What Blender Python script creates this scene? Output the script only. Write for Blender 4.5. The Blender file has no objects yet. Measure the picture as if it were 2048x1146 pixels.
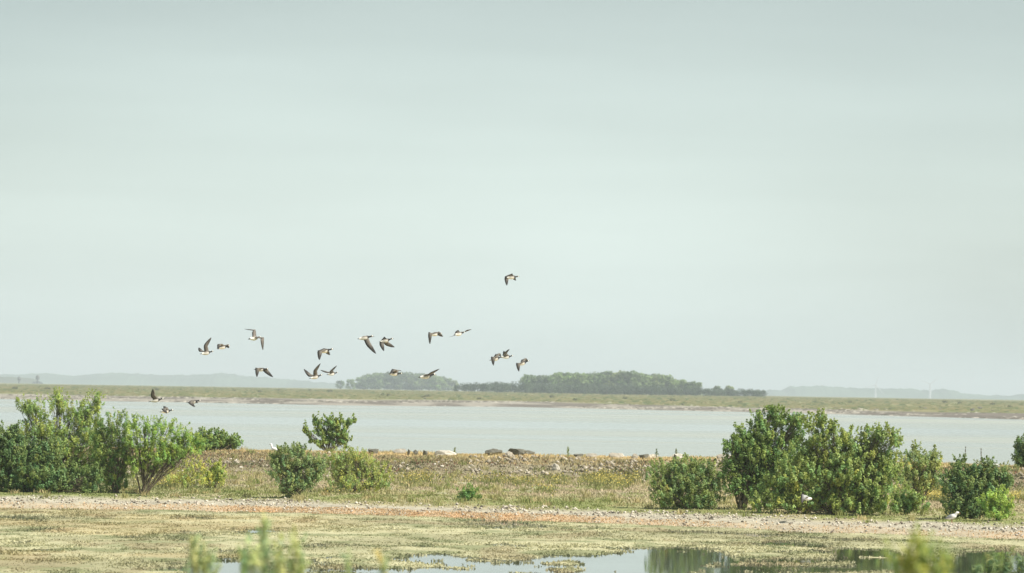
import bpy, math, random
import numpy as np
from mathutils import Vector, Matrix

# ------------------------------------------------------------------ camera
SC = bpy.context.scene
COL = SC.collection
CAM_H = 4.2
FPX = 7680.0                      # focal length in photograph pixels (135 mm on a 36 mm sensor, 2048 px wide)
PITCH = math.atan(206.0 / FPX)
ROLL = math.radians(0.95)
_f = np.array([0, math.cos(PITCH), math.sin(PITCH)])
_r0 = np.array([1.0, 0, 0]); _u0 = np.array([0, -math.sin(PITCH), math.cos(PITCH)])
_r = _r0 * math.cos(ROLL) + _u0 * math.sin(ROLL)
_u = -_r0 * math.sin(ROLL) + _u0 * math.cos(ROLL)
cam_data = bpy.data.cameras.new('camera')
cam = bpy.data.objects.new('camera', cam_data); COL.objects.link(cam)
cam.matrix_world = Matrix(((_r[0], _u[0], -_f[0], 0), (_r[1], _u[1], -_f[1], 0), (_r[2], _u[2], -_f[2], CAM_H), (0, 0, 0, 1)))
cam_data.sensor_width = 36; cam_data.lens = 135
cam_data.clip_start = 0.5; cam_data.clip_end = 60000
cam_data.dof.use_dof = True; cam_data.dof.focus_distance = 138; cam_data.dof.aperture_fstop = 2.8
SC.camera = cam

# ------------------------------------------------------------------ sky, sun, exposure
SUN_EL = math.radians(48); SUN_AZ = math.radians(117)      # azimuth clockwise from +Y (camera forward)
world = bpy.data.worlds.new('World'); SC.world = world; world.use_nodes = True
nt = world.node_tree; nt.nodes.clear()
wo = nt.nodes.new('ShaderNodeOutputWorld'); bg = nt.nodes.new('ShaderNodeBackground')
sky = nt.nodes.new('ShaderNodeTexSky'); sky.sky_type = 'NISHITA'; sky.sun_disc = False
sky.sun_elevation = SUN_EL; sky.sun_rotation = SUN_AZ
sky.air_density = 1.0; sky.dust_density = 3.0; sky.ozone_density = 1.0
tint = nt.nodes.new('ShaderNodeMix'); tint.data_type = 'RGBA'; tint.blend_type = 'MULTIPLY'
tint.inputs[0].default_value = 1.0; tint.inputs[7].default_value = (0.97, 1.0, 0.93, 1)
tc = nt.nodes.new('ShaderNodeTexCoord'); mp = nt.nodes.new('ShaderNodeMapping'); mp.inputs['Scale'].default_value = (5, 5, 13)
mp.inputs['Location'].default_value = (-16.89, 14.66, 15.05)  # cloud noise shifted so its pale patch sits mid-frame, imitating lens edge darkening
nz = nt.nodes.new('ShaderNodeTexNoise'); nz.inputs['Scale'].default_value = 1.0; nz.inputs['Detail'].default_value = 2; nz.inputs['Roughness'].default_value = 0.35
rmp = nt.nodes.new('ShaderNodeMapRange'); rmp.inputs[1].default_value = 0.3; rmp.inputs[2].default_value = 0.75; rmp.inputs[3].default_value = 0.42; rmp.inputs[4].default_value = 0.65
veil_falloff = nt.nodes.new('ShaderNodeMix'); veil_falloff.data_type = 'RGBA'; veil_falloff.inputs[7].default_value = (6.95, 8.05, 7.75, 1)
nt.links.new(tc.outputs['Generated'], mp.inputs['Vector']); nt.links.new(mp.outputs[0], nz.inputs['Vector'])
nt.links.new(nz.outputs['Fac'], rmp.inputs[0]); nt.links.new(rmp.outputs[0], veil_falloff.inputs[0])
nt.links.new(sky.outputs[0], tint.inputs[6]); nt.links.new(tint.outputs[2], veil_falloff.inputs[6])
sx = nt.nodes.new('ShaderNodeSeparateXYZ'); nt.links.new(tc.outputs['Generated'], sx.inputs[0])
gz_ = nt.nodes.new('ShaderNodeMapRange'); gz_.interpolation_type = 'SMOOTHSTEP'; gz_.inputs[1].default_value = 0.0; gz_.inputs[2].default_value = 0.15; gz_.inputs[3].default_value = 1.08; gz_.inputs[4].default_value = 0.52
mp2 = nt.nodes.new('ShaderNodeMapping'); mp2.inputs['Scale'].default_value = (6, 6, 55); mp2.inputs['Rotation'].default_value = (0, 0.05, 0); nz2 = nt.nodes.new('ShaderNodeTexNoise'); nz2.inputs['Scale'].default_value = 1.0; nz2.inputs['Detail'].default_value = 3
nt.links.new(tc.outputs['Generated'], mp2.inputs['Vector']); nt.links.new(mp2.outputs[0], nz2.inputs['Vector']); st_ = nt.nodes.new('ShaderNodeMapRange'); st_.inputs[1].default_value = 0.3; st_.inputs[2].default_value = 0.7; st_.inputs[3].default_value = 0.955; st_.inputs[4].default_value = 1.045
nt.links.new(nz2.outputs['Fac'], st_.inputs[0]); mu_ = nt.nodes.new('ShaderNodeMath'); mu_.operation = 'MULTIPLY'; nt.links.new(st_.outputs[0], mu_.inputs[0]); nt.links.new(gz_.outputs[0], mu_.inputs[1])
nt.links.new(sx.outputs[2], gz_.inputs[0]); scl = nt.nodes.new('ShaderNodeVectorMath'); scl.operation = 'SCALE'
nt.links.new(veil_falloff.outputs[2], scl.inputs[0]); nt.links.new(mu_.outputs[0], scl.inputs['Scale']); nt.links.new(scl.outputs[0], bg.inputs['Color']); bg.inputs['Strength'].default_value = 0.10
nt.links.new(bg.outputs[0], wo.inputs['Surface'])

sd = bpy.data.lights.new('sun', 'SUN'); sd.energy = 4.7; sd.angle = math.radians(0.6); sd.color = (1.0, 0.95, 0.86)
sun = bpy.data.objects.new('sun', sd); COL.objects.link(sun)
to_sun = Vector((math.sin(SUN_AZ) * math.cos(SUN_EL), math.cos(SUN_AZ) * math.cos(SUN_EL), math.sin(SUN_EL)))
sun.rotation_euler = to_sun.to_track_quat('Z', 'Y').to_euler()
vs = SC.view_settings; vs.view_transform = 'Standard'; vs.look = 'None'; vs.exposure = 0.64; vs.gamma = 1.0
SC.render.engine = 'CYCLES'
SC.cycles.use_denoising = True; SC.cycles.max_bounces = 6; SC.cycles.diffuse_bounces = 4; SC.cycles.glossy_bounces = 2
SC.cycles.transmission_bounces = 4; SC.cycles.volume_bounces = 0; SC.cycles.transparent_max_bounces = 6

# ------------------------------------------------------------------ helpers
rng = np.random.default_rng(7)

def ray(x, y):
    d = _f + _r * ((x - 1024) / FPX) - _u * ((y - 573) / FPX)
    return d

def at(x, y, D):
    """world point seen at photograph pixel (x, y) at forward distance D"""
    d = ray(x, y); t = D / d[1]
    return np.array([d[0] * t, D, CAM_H + d[2] * t])

def project(X, Y, Z):
    dz = Z - CAM_H
    xc = X * _r[0] + Y * _r[1] + dz * _r[2]; yc = X * _u[0] + Y * _u[1] + dz * _u[2]; zc = X * _f[0] + Y * _f[1] + dz * _f[2]
    return 1024 + FPX * xc / zc, 573 - FPX * yc / zc

_tab = np.random.default_rng(99).random((256, 256))
def noise(x, y, seed=0):
    x = np.asarray(x, float) + seed * 17.31; y = np.asarray(y, float) + seed * 9.73
    xi = np.floor(x).astype(int); yi = np.floor(y).astype(int); fx = x - xi; fy = y - yi
    fx = fx * fx * (3 - 2 * fx); fy = fy * fy * (3 - 2 * fy)
    a = _tab[xi % 256, yi % 256]; b = _tab[(xi + 1) % 256, yi % 256]; c = _tab[xi % 256, (yi + 1) % 256]; d = _tab[(xi + 1) % 256, (yi + 1) % 256]
    return (a * (1 - fx) + b * fx) * (1 - fy) + (c * (1 - fx) + d * fx) * fy

def fbm(x, y, seed=0, oct=4):
    s = 0; a = 0.5; t = 0
    for k in range(oct):
        s = s + a * noise(np.asarray(x) * 2 ** k, np.asarray(y) * 2 ** k, seed + k * 3); t += a; a *= 0.5
    return s / t

def smooth(a, b, v): 
    t = np.clip((v - a) / (b - a), 0, 1); return t * t * (3 - 2 * t)

def mix(a, b, t):
    t = np.asarray(t)[..., None]; return np.asarray(a) * (1 - t) + np.asarray(b) * t

def mesh_np(name, V, F, mat, parent=None, col=None, smooth_shade=False):
    """V (n,3); F (m,3) or (m,4) int; col (n,3) point colours -> one mesh object"""
    V = np.ascontiguousarray(V, np.float32); F = np.ascontiguousarray(F, np.int32)
    me = bpy.data.meshes.new(name); k = F.shape[1]; m = len(F)
    me.vertices.add(len(V)); me.vertices.foreach_set('co', V.ravel())
    me.loops.add(m * k); me.loops.foreach_set('vertex_index', F.ravel())
    me.polygons.add(m); me.polygons.foreach_set('loop_start', np.arange(0, m * k, k, dtype=np.int32))
    if smooth_shade: me.polygons.foreach_set('use_smooth', np.ones(m, bool))
    me.update(calc_edges=True)
    if col is not None:
        ca = me.color_attributes.new('Col', 'FLOAT_COLOR', 'POINT')
        c = np.ones((len(V), 4), np.float32); c[:, :3] = col; ca.data.foreach_set('color', c.ravel())
    me.materials.append(mat)
    o = bpy.data.objects.new(name, me); COL.objects.link(o)
    if parent is not None:
        o.parent = parent; o.matrix_parent_inverse = Matrix.Translation(-parent.location)
    return o

def tag(o, label=None, cat=None, group=None, kind=None):
    if label: o['label'] = label
    if cat: o['category'] = cat
    if group: o['group'] = group
    if kind: o['kind'] = kind
    return o

def empty(name, loc):
    e = bpy.data.objects.new(name, None); e.location = loc; e.empty_display_size = 0.3; COL.objects.link(e); return e

def mat_attr(name, rough=0.8, transl=0.0, spec=0.2, nscale=0.0, namt=0.0, bump=0.0, bscale=20.0):
    m = bpy.data.materials.new(name); m.use_nodes = True; t = m.node_tree; b = t.nodes['Principled BSDF']; out = t.nodes['Material Output']
    a = t.nodes.new('ShaderNodeAttribute'); a.attribute_name = 'Col'
    src = a.outputs['Color']
    geo = t.nodes.new('ShaderNodeNewGeometry')
    if namt > 0:
        n = t.nodes.new('ShaderNodeTexNoise'); n.inputs['Scale'].default_value = nscale; n.inputs['Detail'].default_value = 4
        t.links.new(geo.outputs['Position'], n.inputs['Vector'])
        mr = t.nodes.new('ShaderNodeMapRange'); mr.inputs[1].default_value = 0.25; mr.inputs[2].default_value = 0.75
        mr.inputs[3].default_value = 1 - namt; mr.inputs[4].default_value = 1 + namt
        t.links.new(n.outputs['Fac'], mr.inputs[0])
        mx = t.nodes.new('ShaderNodeVectorMath'); mx.operation = 'SCALE'
        t.links.new(src, mx.inputs[0]); t.links.new(mr.outputs[0], mx.inputs['Scale']); src = mx.outputs[0]
    t.links.new(src, b.inputs['Base Color']); b.inputs['Roughness'].default_value = rough; b.inputs['Specular IOR Level'].default_value = spec
    if bump > 0:
        n2 = t.nodes.new('ShaderNodeTexNoise'); n2.inputs['Scale'].default_value = bscale; n2.inputs['Detail'].default_value = 5
        t.links.new(geo.outputs['Position'], n2.inputs['Vector'])
        bp = t.nodes.new('ShaderNodeBump'); bp.inputs['Strength'].default_value = bump; bp.inputs['Distance'].default_value = 0.05
        t.links.new(n2.outputs['Fac'], bp.inputs['Height']); t.links.new(bp.outputs[0], b.inputs['Normal'])
    if transl > 0:
        tr = t.nodes.new('ShaderNodeBsdfTranslucent'); ms = t.nodes.new('ShaderNodeMixShader'); ms.inputs[0].default_value = transl
        t.links.new(src, tr.inputs['Color']); t.links.new(b.outputs[0], ms.inputs[1]); t.links.new(tr.outputs[0], ms.inputs[2]); t.links.new(ms.outputs[0], out.inputs['Surface'])
    return m

M_LEAF = mat_attr('leaf', 0.55, 0.48, 0.35)
M_GRASS = mat_attr('grass_blade', 0.7, 0.3, 0.15)
M_BARK = mat_attr('bark', 0.9, 0, 0.1, 14, 0.3)
M_SOIL = mat_attr('soil', 0.95, 0, 0.1, 2.2, 0.28, 0.5, 9)
M_STONE = mat_attr('stone', 0.85, 0, 0.2, 9, 0.25, 0.4, 25)
M_MAT = mat_attr('weed_mat', 0.9, 0.1, 0.1, 5, 0.2)
M_FAR = mat_attr('far_bank', 0.95, 0, 0.05, 0.06, 0.2)
M_HILL = mat_attr('far_hill', 0.95, 0, 0.0)
M_FEATHER = mat_attr('feather', 0.7, 0, 0.2, 40, 0.08)
M_PAINT = mat_attr('paint', 0.5, 0, 0.3)

# ------------------------------------------------------------------ terrain layout
_sx = np.array([-80, -17, -9, -2, 5.2, 15, 30, 80.]); _sy = np.array([127, 126, 126.6, 124.5, 119.8, 113.8, 107, 98.])
_cx = np.array([-80, 8, 14, 22, 40, 80.]); _cy = np.array([167, 166, 164, 158, 152, 146.])
def shore(x): return np.interp(x, _sx, _sy) + 0.9 * (noise(np.asarray(x) * 0.22, 0.5, 5) - 0.5)
def crest(x): return np.interp(x, _cx, _cy) + 1.0 * (noise(np.asarray(x) * 0.12, 3.5, 6) - 0.5)
def ground_z(x, y):
    x = np.asarray(x, float); y = np.asarray(y, float)
    t = y - shore(x); s = y - (crest(x) - 9)
    z = np.interp(t, [-30, -12, -2, 0, 1.5, 4.5, 30], [-0.9, -0.5, -0.1, 0.0, 0.16, 0.34, 0.5])
    z = z + np.interp(s, [-1, 0, 1.5, 6, 8, 12, 17, 26, 40], [0, 0.02, 0.16, 0.74, 0.82, 0.77, 0.35, -1.6, -2.2])
    onb = smooth(0, 2, s) * (1 - smooth(14, 18, s))
    z = z + onb * 0.22 * (fbm(x * 0.55, y * 0.55, 2) - 0.5) + smooth(3, 6, t) * 0.09 * (fbm(x * 0.5, y * 0.4, 3) - 0.5) + smooth(0, 2, t) * 0.04 * (noise(x * 1.7, y * 1.3, 4) - 0.5)
    near = np.interp(y, [-80, 6, 20, 40, 70], [2.5, 2.5, 1.9, 0.5, -1.2]) + 0.1 * (noise(x * 0.6, y * 0.6, 8) - 0.5)
    return np.maximum(z, near)

def px2ground(x, y):
    """ground point under photograph pixel (from the pond outwards)"""
    Y = np.linspace(60, 200, 2801); d = ray(x, y); X = d[0] * Y / d[1]; Z = CAM_H + d[2] * Y / d[1]
    k = np.argmax(Z <= ground_z(X, Y) + 1e-4)
    return np.array([X[k], Y[k], float(ground_z(X[k], Y[k]))])

def grid(xs, ys, zf):
    X, Y = np.meshgrid(xs, ys); Z = zf(X, Y); nx, ny = len(xs), len(ys)
    V = np.stack([X, Y, Z], -1).reshape(-1, 3)
    i = np.arange((ny - 1) * (nx - 1)); r, c = i // (nx - 1), i % (nx - 1); a = r * nx + c
    return V, np.stack([a, a + 1, a + nx + 1, a + nx], 1)

WHITE_SH = np.array([0.37, 0.34, 0.265]); ORANGE = np.array([0.52, 0.34, 0.19]); SOILC = np.array([0.33, 0.29, 0.17]); GREENG = np.array([0.21, 0.23, 0.09])
STRAW = np.array([0.54, 0.45, 0.26]); BROWN = np.array([0.23, 0.20, 0.13]); PINK = np.array([0.36, 0.32, 0.235]); MUD = np.array([0.30, 0.28, 0.20])
def orange_amt(x, t):
    f = np.interp(x, [-18, -10, -8, 0, 3, 9, 20], [0.08, 0.3, 0.85, 0.95, 0.35, 0.14, 0.25])
    return f * smooth(-0.5, 0.3, t) * (1 - smooth(1.3, 2.3, t + 0.8 * (noise(x * 0.8, t, 11) - 0.5)))
def ground_col(x, y):
    t = y - shore(x); s = y - (crest(x) - 9); n = fbm(x * 0.5, y * 0.25, 21); n2 = fbm(x * 1.6, y * 0.7, 22)
    c = mix(np.broadcast_to(MUD, x.shape + (3,)), PINK, smooth(-0.6, 0.6, t))
    c = mix(c, WHITE_SH, smooth(1.0, 2.2, t + 1.2 * (n2 - 0.5)))
    c = mix(c, ORANGE, orange_amt(x, t) * smooth(0.25, 0.6, n2))
    g = mix(mix(np.broadcast_to(GREENG, x.shape + (3,)), SOILC, smooth(0.35, 0.65, n)), PINK, 0.8 * smooth(0.45, 0.7, n2) * smooth(10, 18, t))
    c = mix(c, g, smooth(2.9, 4.3, t + 3.0 * (n - 0.5)))
    c = mix(c, BROWN, smooth(-0.5, 1.5, s)); c = mix(c, STRAW, smooth(5.5, 7.5, s + (n2 - 0.5)))
    return mix(c, GREENG, 1 - smooth(40, 60, y))

xs = np.unique(np.round(np.concatenate([np.arange(-80, -27, 2.0), np.arange(-27, 27, 0.2), np.arange(27, 80.1, 2.0)]), 3))
ys = np.unique(np.round(np.concatenate([np.arange(-60, 80, 2.0), np.arange(80, 108, 1.0), np.arange(108, 180, 0.25), np.arange(180, 201, 1.0)]), 3))
V, F = grid(xs, ys, ground_z)
tag(mesh_np('ground', V, F, M_SOIL, None, ground_col(V[:, 0], V[:, 1]), True), kind='structure')

# ------------------------------------------------------------------ water
def water_mat(name, base, rough, r_var, scale, bump, bdist):
    m = bpy.data.materials.new(name); m.use_nodes = True; t = m.node_tree; b = t.nodes['Principled BSDF']
    b.inputs['Base Color'].default_value = (*base, 1); b.inputs['IOR'].default_value = 1.333
    geo = t.nodes.new('ShaderNodeNewGeometry'); mpn = t.nodes.new('ShaderNodeMapping'); mpn.inputs['Scale'].default_value = scale
    n = t.nodes.new('ShaderNodeTexNoise'); n.inputs['Scale'].default_value = 1; n.inputs['Detail'].default_value = 6; n.inputs['Distortion'].default_value = 0.7
    t.links.new(geo.outputs['Position'], mpn.inputs['Vector']); t.links.new(mpn.outputs[0], n.inputs['Vector'])
    mr = t.nodes.new('ShaderNodeMapRange'); mr.inputs[1].default_value = 0.35; mr.inputs[2].default_value = 0.65; mr.inputs[3].default_value = rough; mr.inputs[4].default_value = rough + r_var
    t.links.new(n.outputs['Fac'], mr.inputs[0]); t.links.new(mr.outputs[0], b.inputs['Roughness'])
    if name == 'sea_water':
        cm = t.nodes.new('ShaderNodeMix'); cm.data_type = 'RGBA'; cm.inputs[6].default_value = (base[0] * 0.82, base[1] * 0.84, base[2] * 0.86, 1); cm.inputs[7].default_value = (base[0] * 1.14, base[1] * 1.12, base[2] * 1.10, 1)
        m3 = t.nodes.new('ShaderNodeMapRange'); m3.inputs[1].default_value = 0.36; m3.inputs[2].default_value = 0.64; t.links.new(n.outputs['Fac'], m3.inputs[0]); t.links.new(m3.outputs[0], cm.inputs[0]); t.links.new(cm.outputs[2], b.inputs['Base Color'])
    n2 = t.nodes.new('ShaderNodeTexNoise'); n2.inputs['Scale'].default_value = 1.6; n2.inputs['Detail'].default_value = 4
    t.links.new(geo.outputs['Position'], n2.inputs['Vector'])
    bp = t.nodes.new('ShaderNodeBump'); bp.inputs['Strength'].default_value = bump; bp.inputs['Distance'].default_value = bdist
    t.links.new(n2.outputs['Fac'], bp.inputs['Height']); t.links.new(bp.outputs[0], b.inputs['Normal'])
    return m
M_SEA = water_mat('sea_water', (0.32, 0.34, 0.30), 0.10, 0.22, (0.0025, 0.012, 1), 0.15, 0.05)
M_POND = water_mat('pond_water', (0.05, 0.06, 0.04), 0.03, 0.06, (0.2, 0.1, 1), 0.12, 0.012)
V = np.array([[-6900, 171, 0], [6900, 171, 0], [6900, 15900, 0], [-6900, 15900, 0.]])
tag(mesh_np('sea', V, np.array([[0, 1, 2, 3]]), M_SEA), kind='structure')
V = np.array([[-79, 42, 0], [79, 42, 0], [79, 131, 0], [-79, 131, 0.]])
tag(mesh_np('pond', V, np.array([[0, 1, 2, 3]]), M_POND), kind='structure')

# ------------------------------------------------------------------ far bank, hills, far woods
def far_shore(x): return np.interp(x, [-900, -115, -40, 0, 55, 85, 100, 900], [900, 895, 860, 925, 860, 800, 745, 650]) + 18 * (noise(np.asarray(x) * 0.05, 1.5, 31) - 0.5)
def far_z(x, y):
    t = y - far_shore(x)
    edge = 3620 + 200 * (noise(np.asarray(x) * 0.006, 2.2, 32) - 0.5)
    z = np.interp(t, [-40, 0, 60, 200, 900, 6000], [-0.6, 0.0, 0.45, 0.8, 2.2, 2.2]) + smooth(40, 200, t) * 0.5 * (fbm(x * 0.03, y * 0.008, 33) - 0.5)
    return z - 4 * smooth(0, 60, y - edge) 
def far_col(x, y):
    t = y - far_shore(x); n = fbm(x * 0.05, y * 0.012, 34); n2 = fbm(x * 0.12, y * 0.02, 35)
    mud = mix(np.broadcast_to([0.29, 0.265, 0.225], x.shape + (3,)), [0.15, 0.13, 0.11], smooth(0.42, 0.6, n2))
    gr = mix(np.broadcast_to([0.17, 0.18, 0.075], x.shape + (3,)), [0.24, 0.215, 0.11], smooth(0.4, 0.65, n)); gr = mix(gr, [0.14, 0.17, 0.07], 0.7 * smooth(0.55, 0.7, n2))
    wd = np.interp(x, [-900, -100, -20, 10, 60, 110, 900], [150, 170, 240, 200, 130, 150, 150])
    return mix(mud, gr, smooth(wd * 0.7, wd * 1.1, t + 40 * (n - 0.5)))
xs = np.unique(np.concatenate([np.arange(-900, -250, 25.0), np.arange(-250, 250, 2.5), np.arange(250, 901, 25.0)]))
ys = np.unique(np.concatenate([np.arange(610, 1200, 6.0), np.arange(1200, 3400, 40.0), np.arange(3400, 3800, 15.0)]))
V, F = grid(xs, ys, far_z)
keep = (V[F][:, :, 2].max(1) > -1.4); 
tag(mesh_np('far_bank', V, F[keep], M_FAR, None, far_col(V[:, 0], V[:, 1]), True), kind='structure')

def ridge(name, D, pts, thick, col, seed, rough_px):
    """a far ridge: pts = (photograph x, pixels above the horizon)"""
    k = D / FPX; px = np.arange(pts[0][0], pts[-1][0] + 0.1, 1.5)
    h = np.interp(px, [p[0] for p in pts], [p[1] for p in pts])
    h = h * (1 + 0.0) + rough_px * (fbm(px * 0.09, 0.5, seed) - 0.5) * np.clip(h / 4, 0, 1) * 2
    X = (px - 1024) * k; H = np.maximum(h * k + CAM_H, 0.3)
    rows = [(-0.5, -1.0), (-0.42, 0.55), (-0.2, 0.9), (0, 1.0), (0.25, 0.85), (0.5, -1.0)]; V = []
    for oy, f in rows:
        z = H * f if f > 0 else np.full_like(H, -1.0)
        V.append(np.stack([X, D + oy * thick + 60 * (noise(X * 0.01, oy, seed + 2) - 0.5), z], 1))
    V = np.concatenate(V); nx = len(px)
    i = np.arange((len(rows) - 1) * (nx - 1)); r, c = i // (nx - 1), i % (nx - 1); a = r * nx + c
    cc = mix(np.broadcast_to(col, (len(V), 3)), np.array(col) * 1.5, smooth(0.4, 0.7, noise(V[:, 0] * 0.02, V[:, 2] * 0.2, seed)))
    return mesh_np(name, V, np.stack([a, a + 1, a + nx + 1, a + nx], 1), M_HILL, None, cc, False)
HC = (0.06, 0.09, 0.055)
tag(ridge('hills', 8200, [(-500, 9), (-300, 13), (-100, 12), (0, 13), (90, 17), (150, 13), (230, 20), (330, 17), (410, 20), (450, 23), (500, 19), (560, 14), (620, 10), (680, 6), (760, 3), (800, 0)], 500, HC, 41, 3.0), kind='structure')
tag(ridge('hills', 7600, [(1525, 0), (1545, 8), (1570, 7), (1585, 16), (1640, 17), (1700, 15), (1800, 14), (1880, 13), (1890, 16), (1912, 14), (1925, 6), (1990, 4), (2050, 6), (2200, 9), (2500, 5)], 300, HC, 43, 3.2), kind='structure')
tag(ridge('hills', 5200, [(-400, 7), (-100, 9), (0, 9), (45, 8), (72, 6), (84, 0)], 140, (0.08, 0.09, 0.06), 45, 1.0), kind='structure')

# far trees: a few shared crowns made of leaf clumps, with a trunk
def leaf_quads(P, N, L, W, r):
    """diamond leaves: P centres, N facing normals, sizes -> verts, tris"""
    n = len(P); a = r.normal(size=(n, 3)); a -= (a * N).sum(1, keepdims=True) * N; a /= np.linalg.norm(a, axis=1, keepdims=True) + 1e-9
    b = np.cross(N, a); L = np.broadcast_to(L, n)[:, None]; W = np.broadcast_to(W, n)[:, None]
    V = np.stack([P - a * L * 0.5, P + b * W * 0.5 + N * W * 0.12, P + a * L * 0.5, P - b * W * 0.5 + N * W * 0.12], 1).reshape(-1, 3)
    i = np.arange(n) * 4
    return V, np.concatenate([np.stack([i, i + 1, i + 2], 1), np.stack([i, i + 2, i + 3], 1)])

def unit(n, r):
    v = r.normal(size=(n, 3)); return v / np.linalg.norm(v, axis=1, keepdims=True)

def tube(pts, rad, seg=5):
    """tapered tube through pts"""
    pts = np.asarray(pts, float); rad = np.asarray(rad, float); n = len(pts)
    T = np.gradient(pts, axis=0); T /= np.linalg.norm(T, axis=1, keepdims=True) + 1e-9
    ref = np.array([0.31, 0.87, 0.12]); A = np.cross(T, ref); A /= np.linalg.norm(A, axis=1, keepdims=True) + 1e-9; B = np.cross(T, A)
    th = np.arange(seg) / seg * 2 * math.pi
    V = pts[:, None] + rad[:, None, None] * (np.cos(th)[None, :, None] * A[:, None] + np.sin(th)[None, :, None] * B[:, None])
    F = []
    for i in range(n - 1):
        for j in range(seg):
            F.append((i * seg + j, i * seg + (j + 1) % seg, (i + 1) * seg + (j + 1) % seg, (i + 1) * seg + j))
    return V.reshape(-1, 3), np.array(F)

def join(parts):
    V = []; F = []; o = 0
    for v, f in parts: V.append(v); F.append(f + o); o += len(v)
    return np.concatenate(V), np.concatenate(F)

def make_far_tree(h, w, low, seed, base):
    """meshes of a unit tree h high and w wide; crown starts at low*h"""
    r = np.random.default_rng(seed); P = []; N = []; C = []
    for k in range(14):
        zc = low * h + (h * (1 - low)) * r.uniform(0.12, 0.85); fr = (zc / h - low) / (1 - low)
        rad = w * 0.5 * math.sin(math.pi * min(0.97, 0.25 + 0.68 * fr)) * 0.62; a = r.uniform(0, 2 * math.pi)
        c = np.array([math.cos(a) * rad, math.sin(a) * rad, zc]); cr = w * r.uniform(0.15, 0.26); n = 70
        d = unit(n, r); rr = cr * r.uniform(0.55, 1.05, (n, 1)); p = c + d * rr * np.array([1, 1, 0.85]); p[:, 2] = np.clip(p[:, 2], 0.02 * h, h)
        P.append(p); N.append(d * 0.7 + unit(n, r) * 0.5); C.append(np.array(base) * r.uniform(0.6, 1.5) * r.uniform(0.8, 1.2, (n, 1)))
    P = np.concatenate(P); N = np.concatenate(N); N /= np.linalg.norm(N, axis=1, keepdims=True); C = np.concatenate(C)
    V, F = leaf_quads(P, N, 0.11 * h * r.uniform(0.7, 1.3, len(P)), 0.075 * h, r)
    tv, tf = join([tube([[0, 0, -0.3], [0.01 * h, 0, h * 0.3], [0, 0.02 * h, h * 0.75]], [0.03 * h, 0.022 * h, 0.008 * h])] +
                  [tube([[0, 0, h * q], [math.cos(q * 20) * w * 0.2, math.sin(q * 20) * w * 0.2, h * (q + 0.22)]], [0.014 * h, 0.005 * h], 4) for q in (0.25, 0.35, 0.45)])
    cr = mesh_np('crown', V, F, M_LEAF, None, np.repeat(C, 4, 0)); tr = mesh_np('trunk', tv, tf, M_BARK, None, np.full((len(tv), 3), (0.16, 0.13, 0.10)))
    m = (cr.data, tr.data); bpy.data.objects.remove(cr); bpy.data.objects.remove(tr); return m

TALL = [make_far_tree(1.0, 0.85, 0.0, 50 + i, c) for i, c in enumerate([(0.20, 0.28, 0.09), (0.14, 0.21, 0.075), (0.24, 0.29, 0.11), (0.16, 0.22, 0.09), (0.19, 0.28, 0.08), (0.12, 0.18, 0.07)])]
HEDGE = [make_far_tree(1.0, 1.5, 0.0, 60 + i, (0.085, 0.12, 0.06)) for i in range(3)]
LOWB = [make_far_tree(1.0, 2.2, 0.0, 70 + i, (0.10, 0.11, 0.05)) for i in range(2)]
rt = np.random.default_rng(5)
def far_tree(kind, D, px, top_px, label, group, name, cat, stretch=1.0):
    """tree whose top stands at photograph pixel (px, top_px) at distance D"""
    top = at(px, top_px, D); z0 = float(far_z(top[0], D)); h = max(top[2] - z0, 0.6)
    e = empty(name, (top[0], D, z0)); tag(e, label, cat, group)
    cd, td = kind[rt.integers(len(kind))]; ang = rt.uniform(0, 6.28)
    for nm, md in (('crown', cd), ('trunk', td)):
        o = bpy.data.objects.new(nm, md); COL.objects.link(o); o.parent = e; o.scale = (h * stretch, h * stretch, h); o.rotation_euler = (0, 0, ang)
    return e
def prof(x, pts): return np.interp(x, [p[0] for p in pts], [p[1] for p in pts])
RW = [(1040, 756), (1055, 750), (1080, 749), (1120, 745), (1180, 744), (1260, 741), (1320, 745), (1350, 752), (1375, 762), (1395, 766)]
for x in np.linspace(1050, 1392, 36):
    far_tree(TALL, 2060 + rt.uniform(0, 90), x + rt.uniform(-4, 4), prof(x, RW) + rt.uniform(-3, 5), 'tall pale grey-green tree standing in the larger wood across the water', 'trees of the larger far wood', 'far_tree', 'tree', 1.15)
LW = [(712, 758), (730, 748), (765, 744), (800, 744), (850, 748), (890, 752), (906, 762)]
for x in np.linspace(722, 902, 24):
    far_tree(TALL, 3300 + rt.uniform(0, 120), x + rt.uniform(-4, 4), prof(x, LW) + rt.uniform(-2, 3), 'hazy blue-green tree in the smaller, farther wood behind the flying geese', 'trees of the smaller far wood', 'far_tree', 'tree', 1.5)
far_tree(TALL, 3320, 681, 760, 'small hazy tree standing alone at the left end of the smaller far wood', None, 'far_tree', 'tree', 1.3)
far_tree(TALL, 3310, 702, 757, 'small hazy tree between the lone tree and the smaller far wood', None, 'far_tree', 'tree', 1.2)
HW = [(912, 768), (930, 764), (1000, 764), (1060, 766), (1300, 770), (1400, 774), (1440, 778), (1500, 779), (1528, 781)]
for x in np.concatenate([np.linspace(918, 1390, 36), np.linspace(1396, 1524, 16)]):
    far_tree(HEDGE, 2000 + rt.uniform(-15, 25), x + rt.uniform(-4, 4), prof(x, HW) + rt.uniform(-1.5, 2.5), 'low dark grey-green bush in the hedge along the foot of the larger wood', 'hedge bushes before the far wood', 'hedge_bush', 'bush', 1.0)
far_tree(TALL, 2040, 1435, 771, 'small thin tree rising above the right end of the far hedge', None, 'far_tree', 'tree', 1.0)
far_tree(TALL, 2040, 1461, 770, 'small round-topped tree rising above the right end of the far hedge', None, 'far_tree', 'tree', 1.3)
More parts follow.
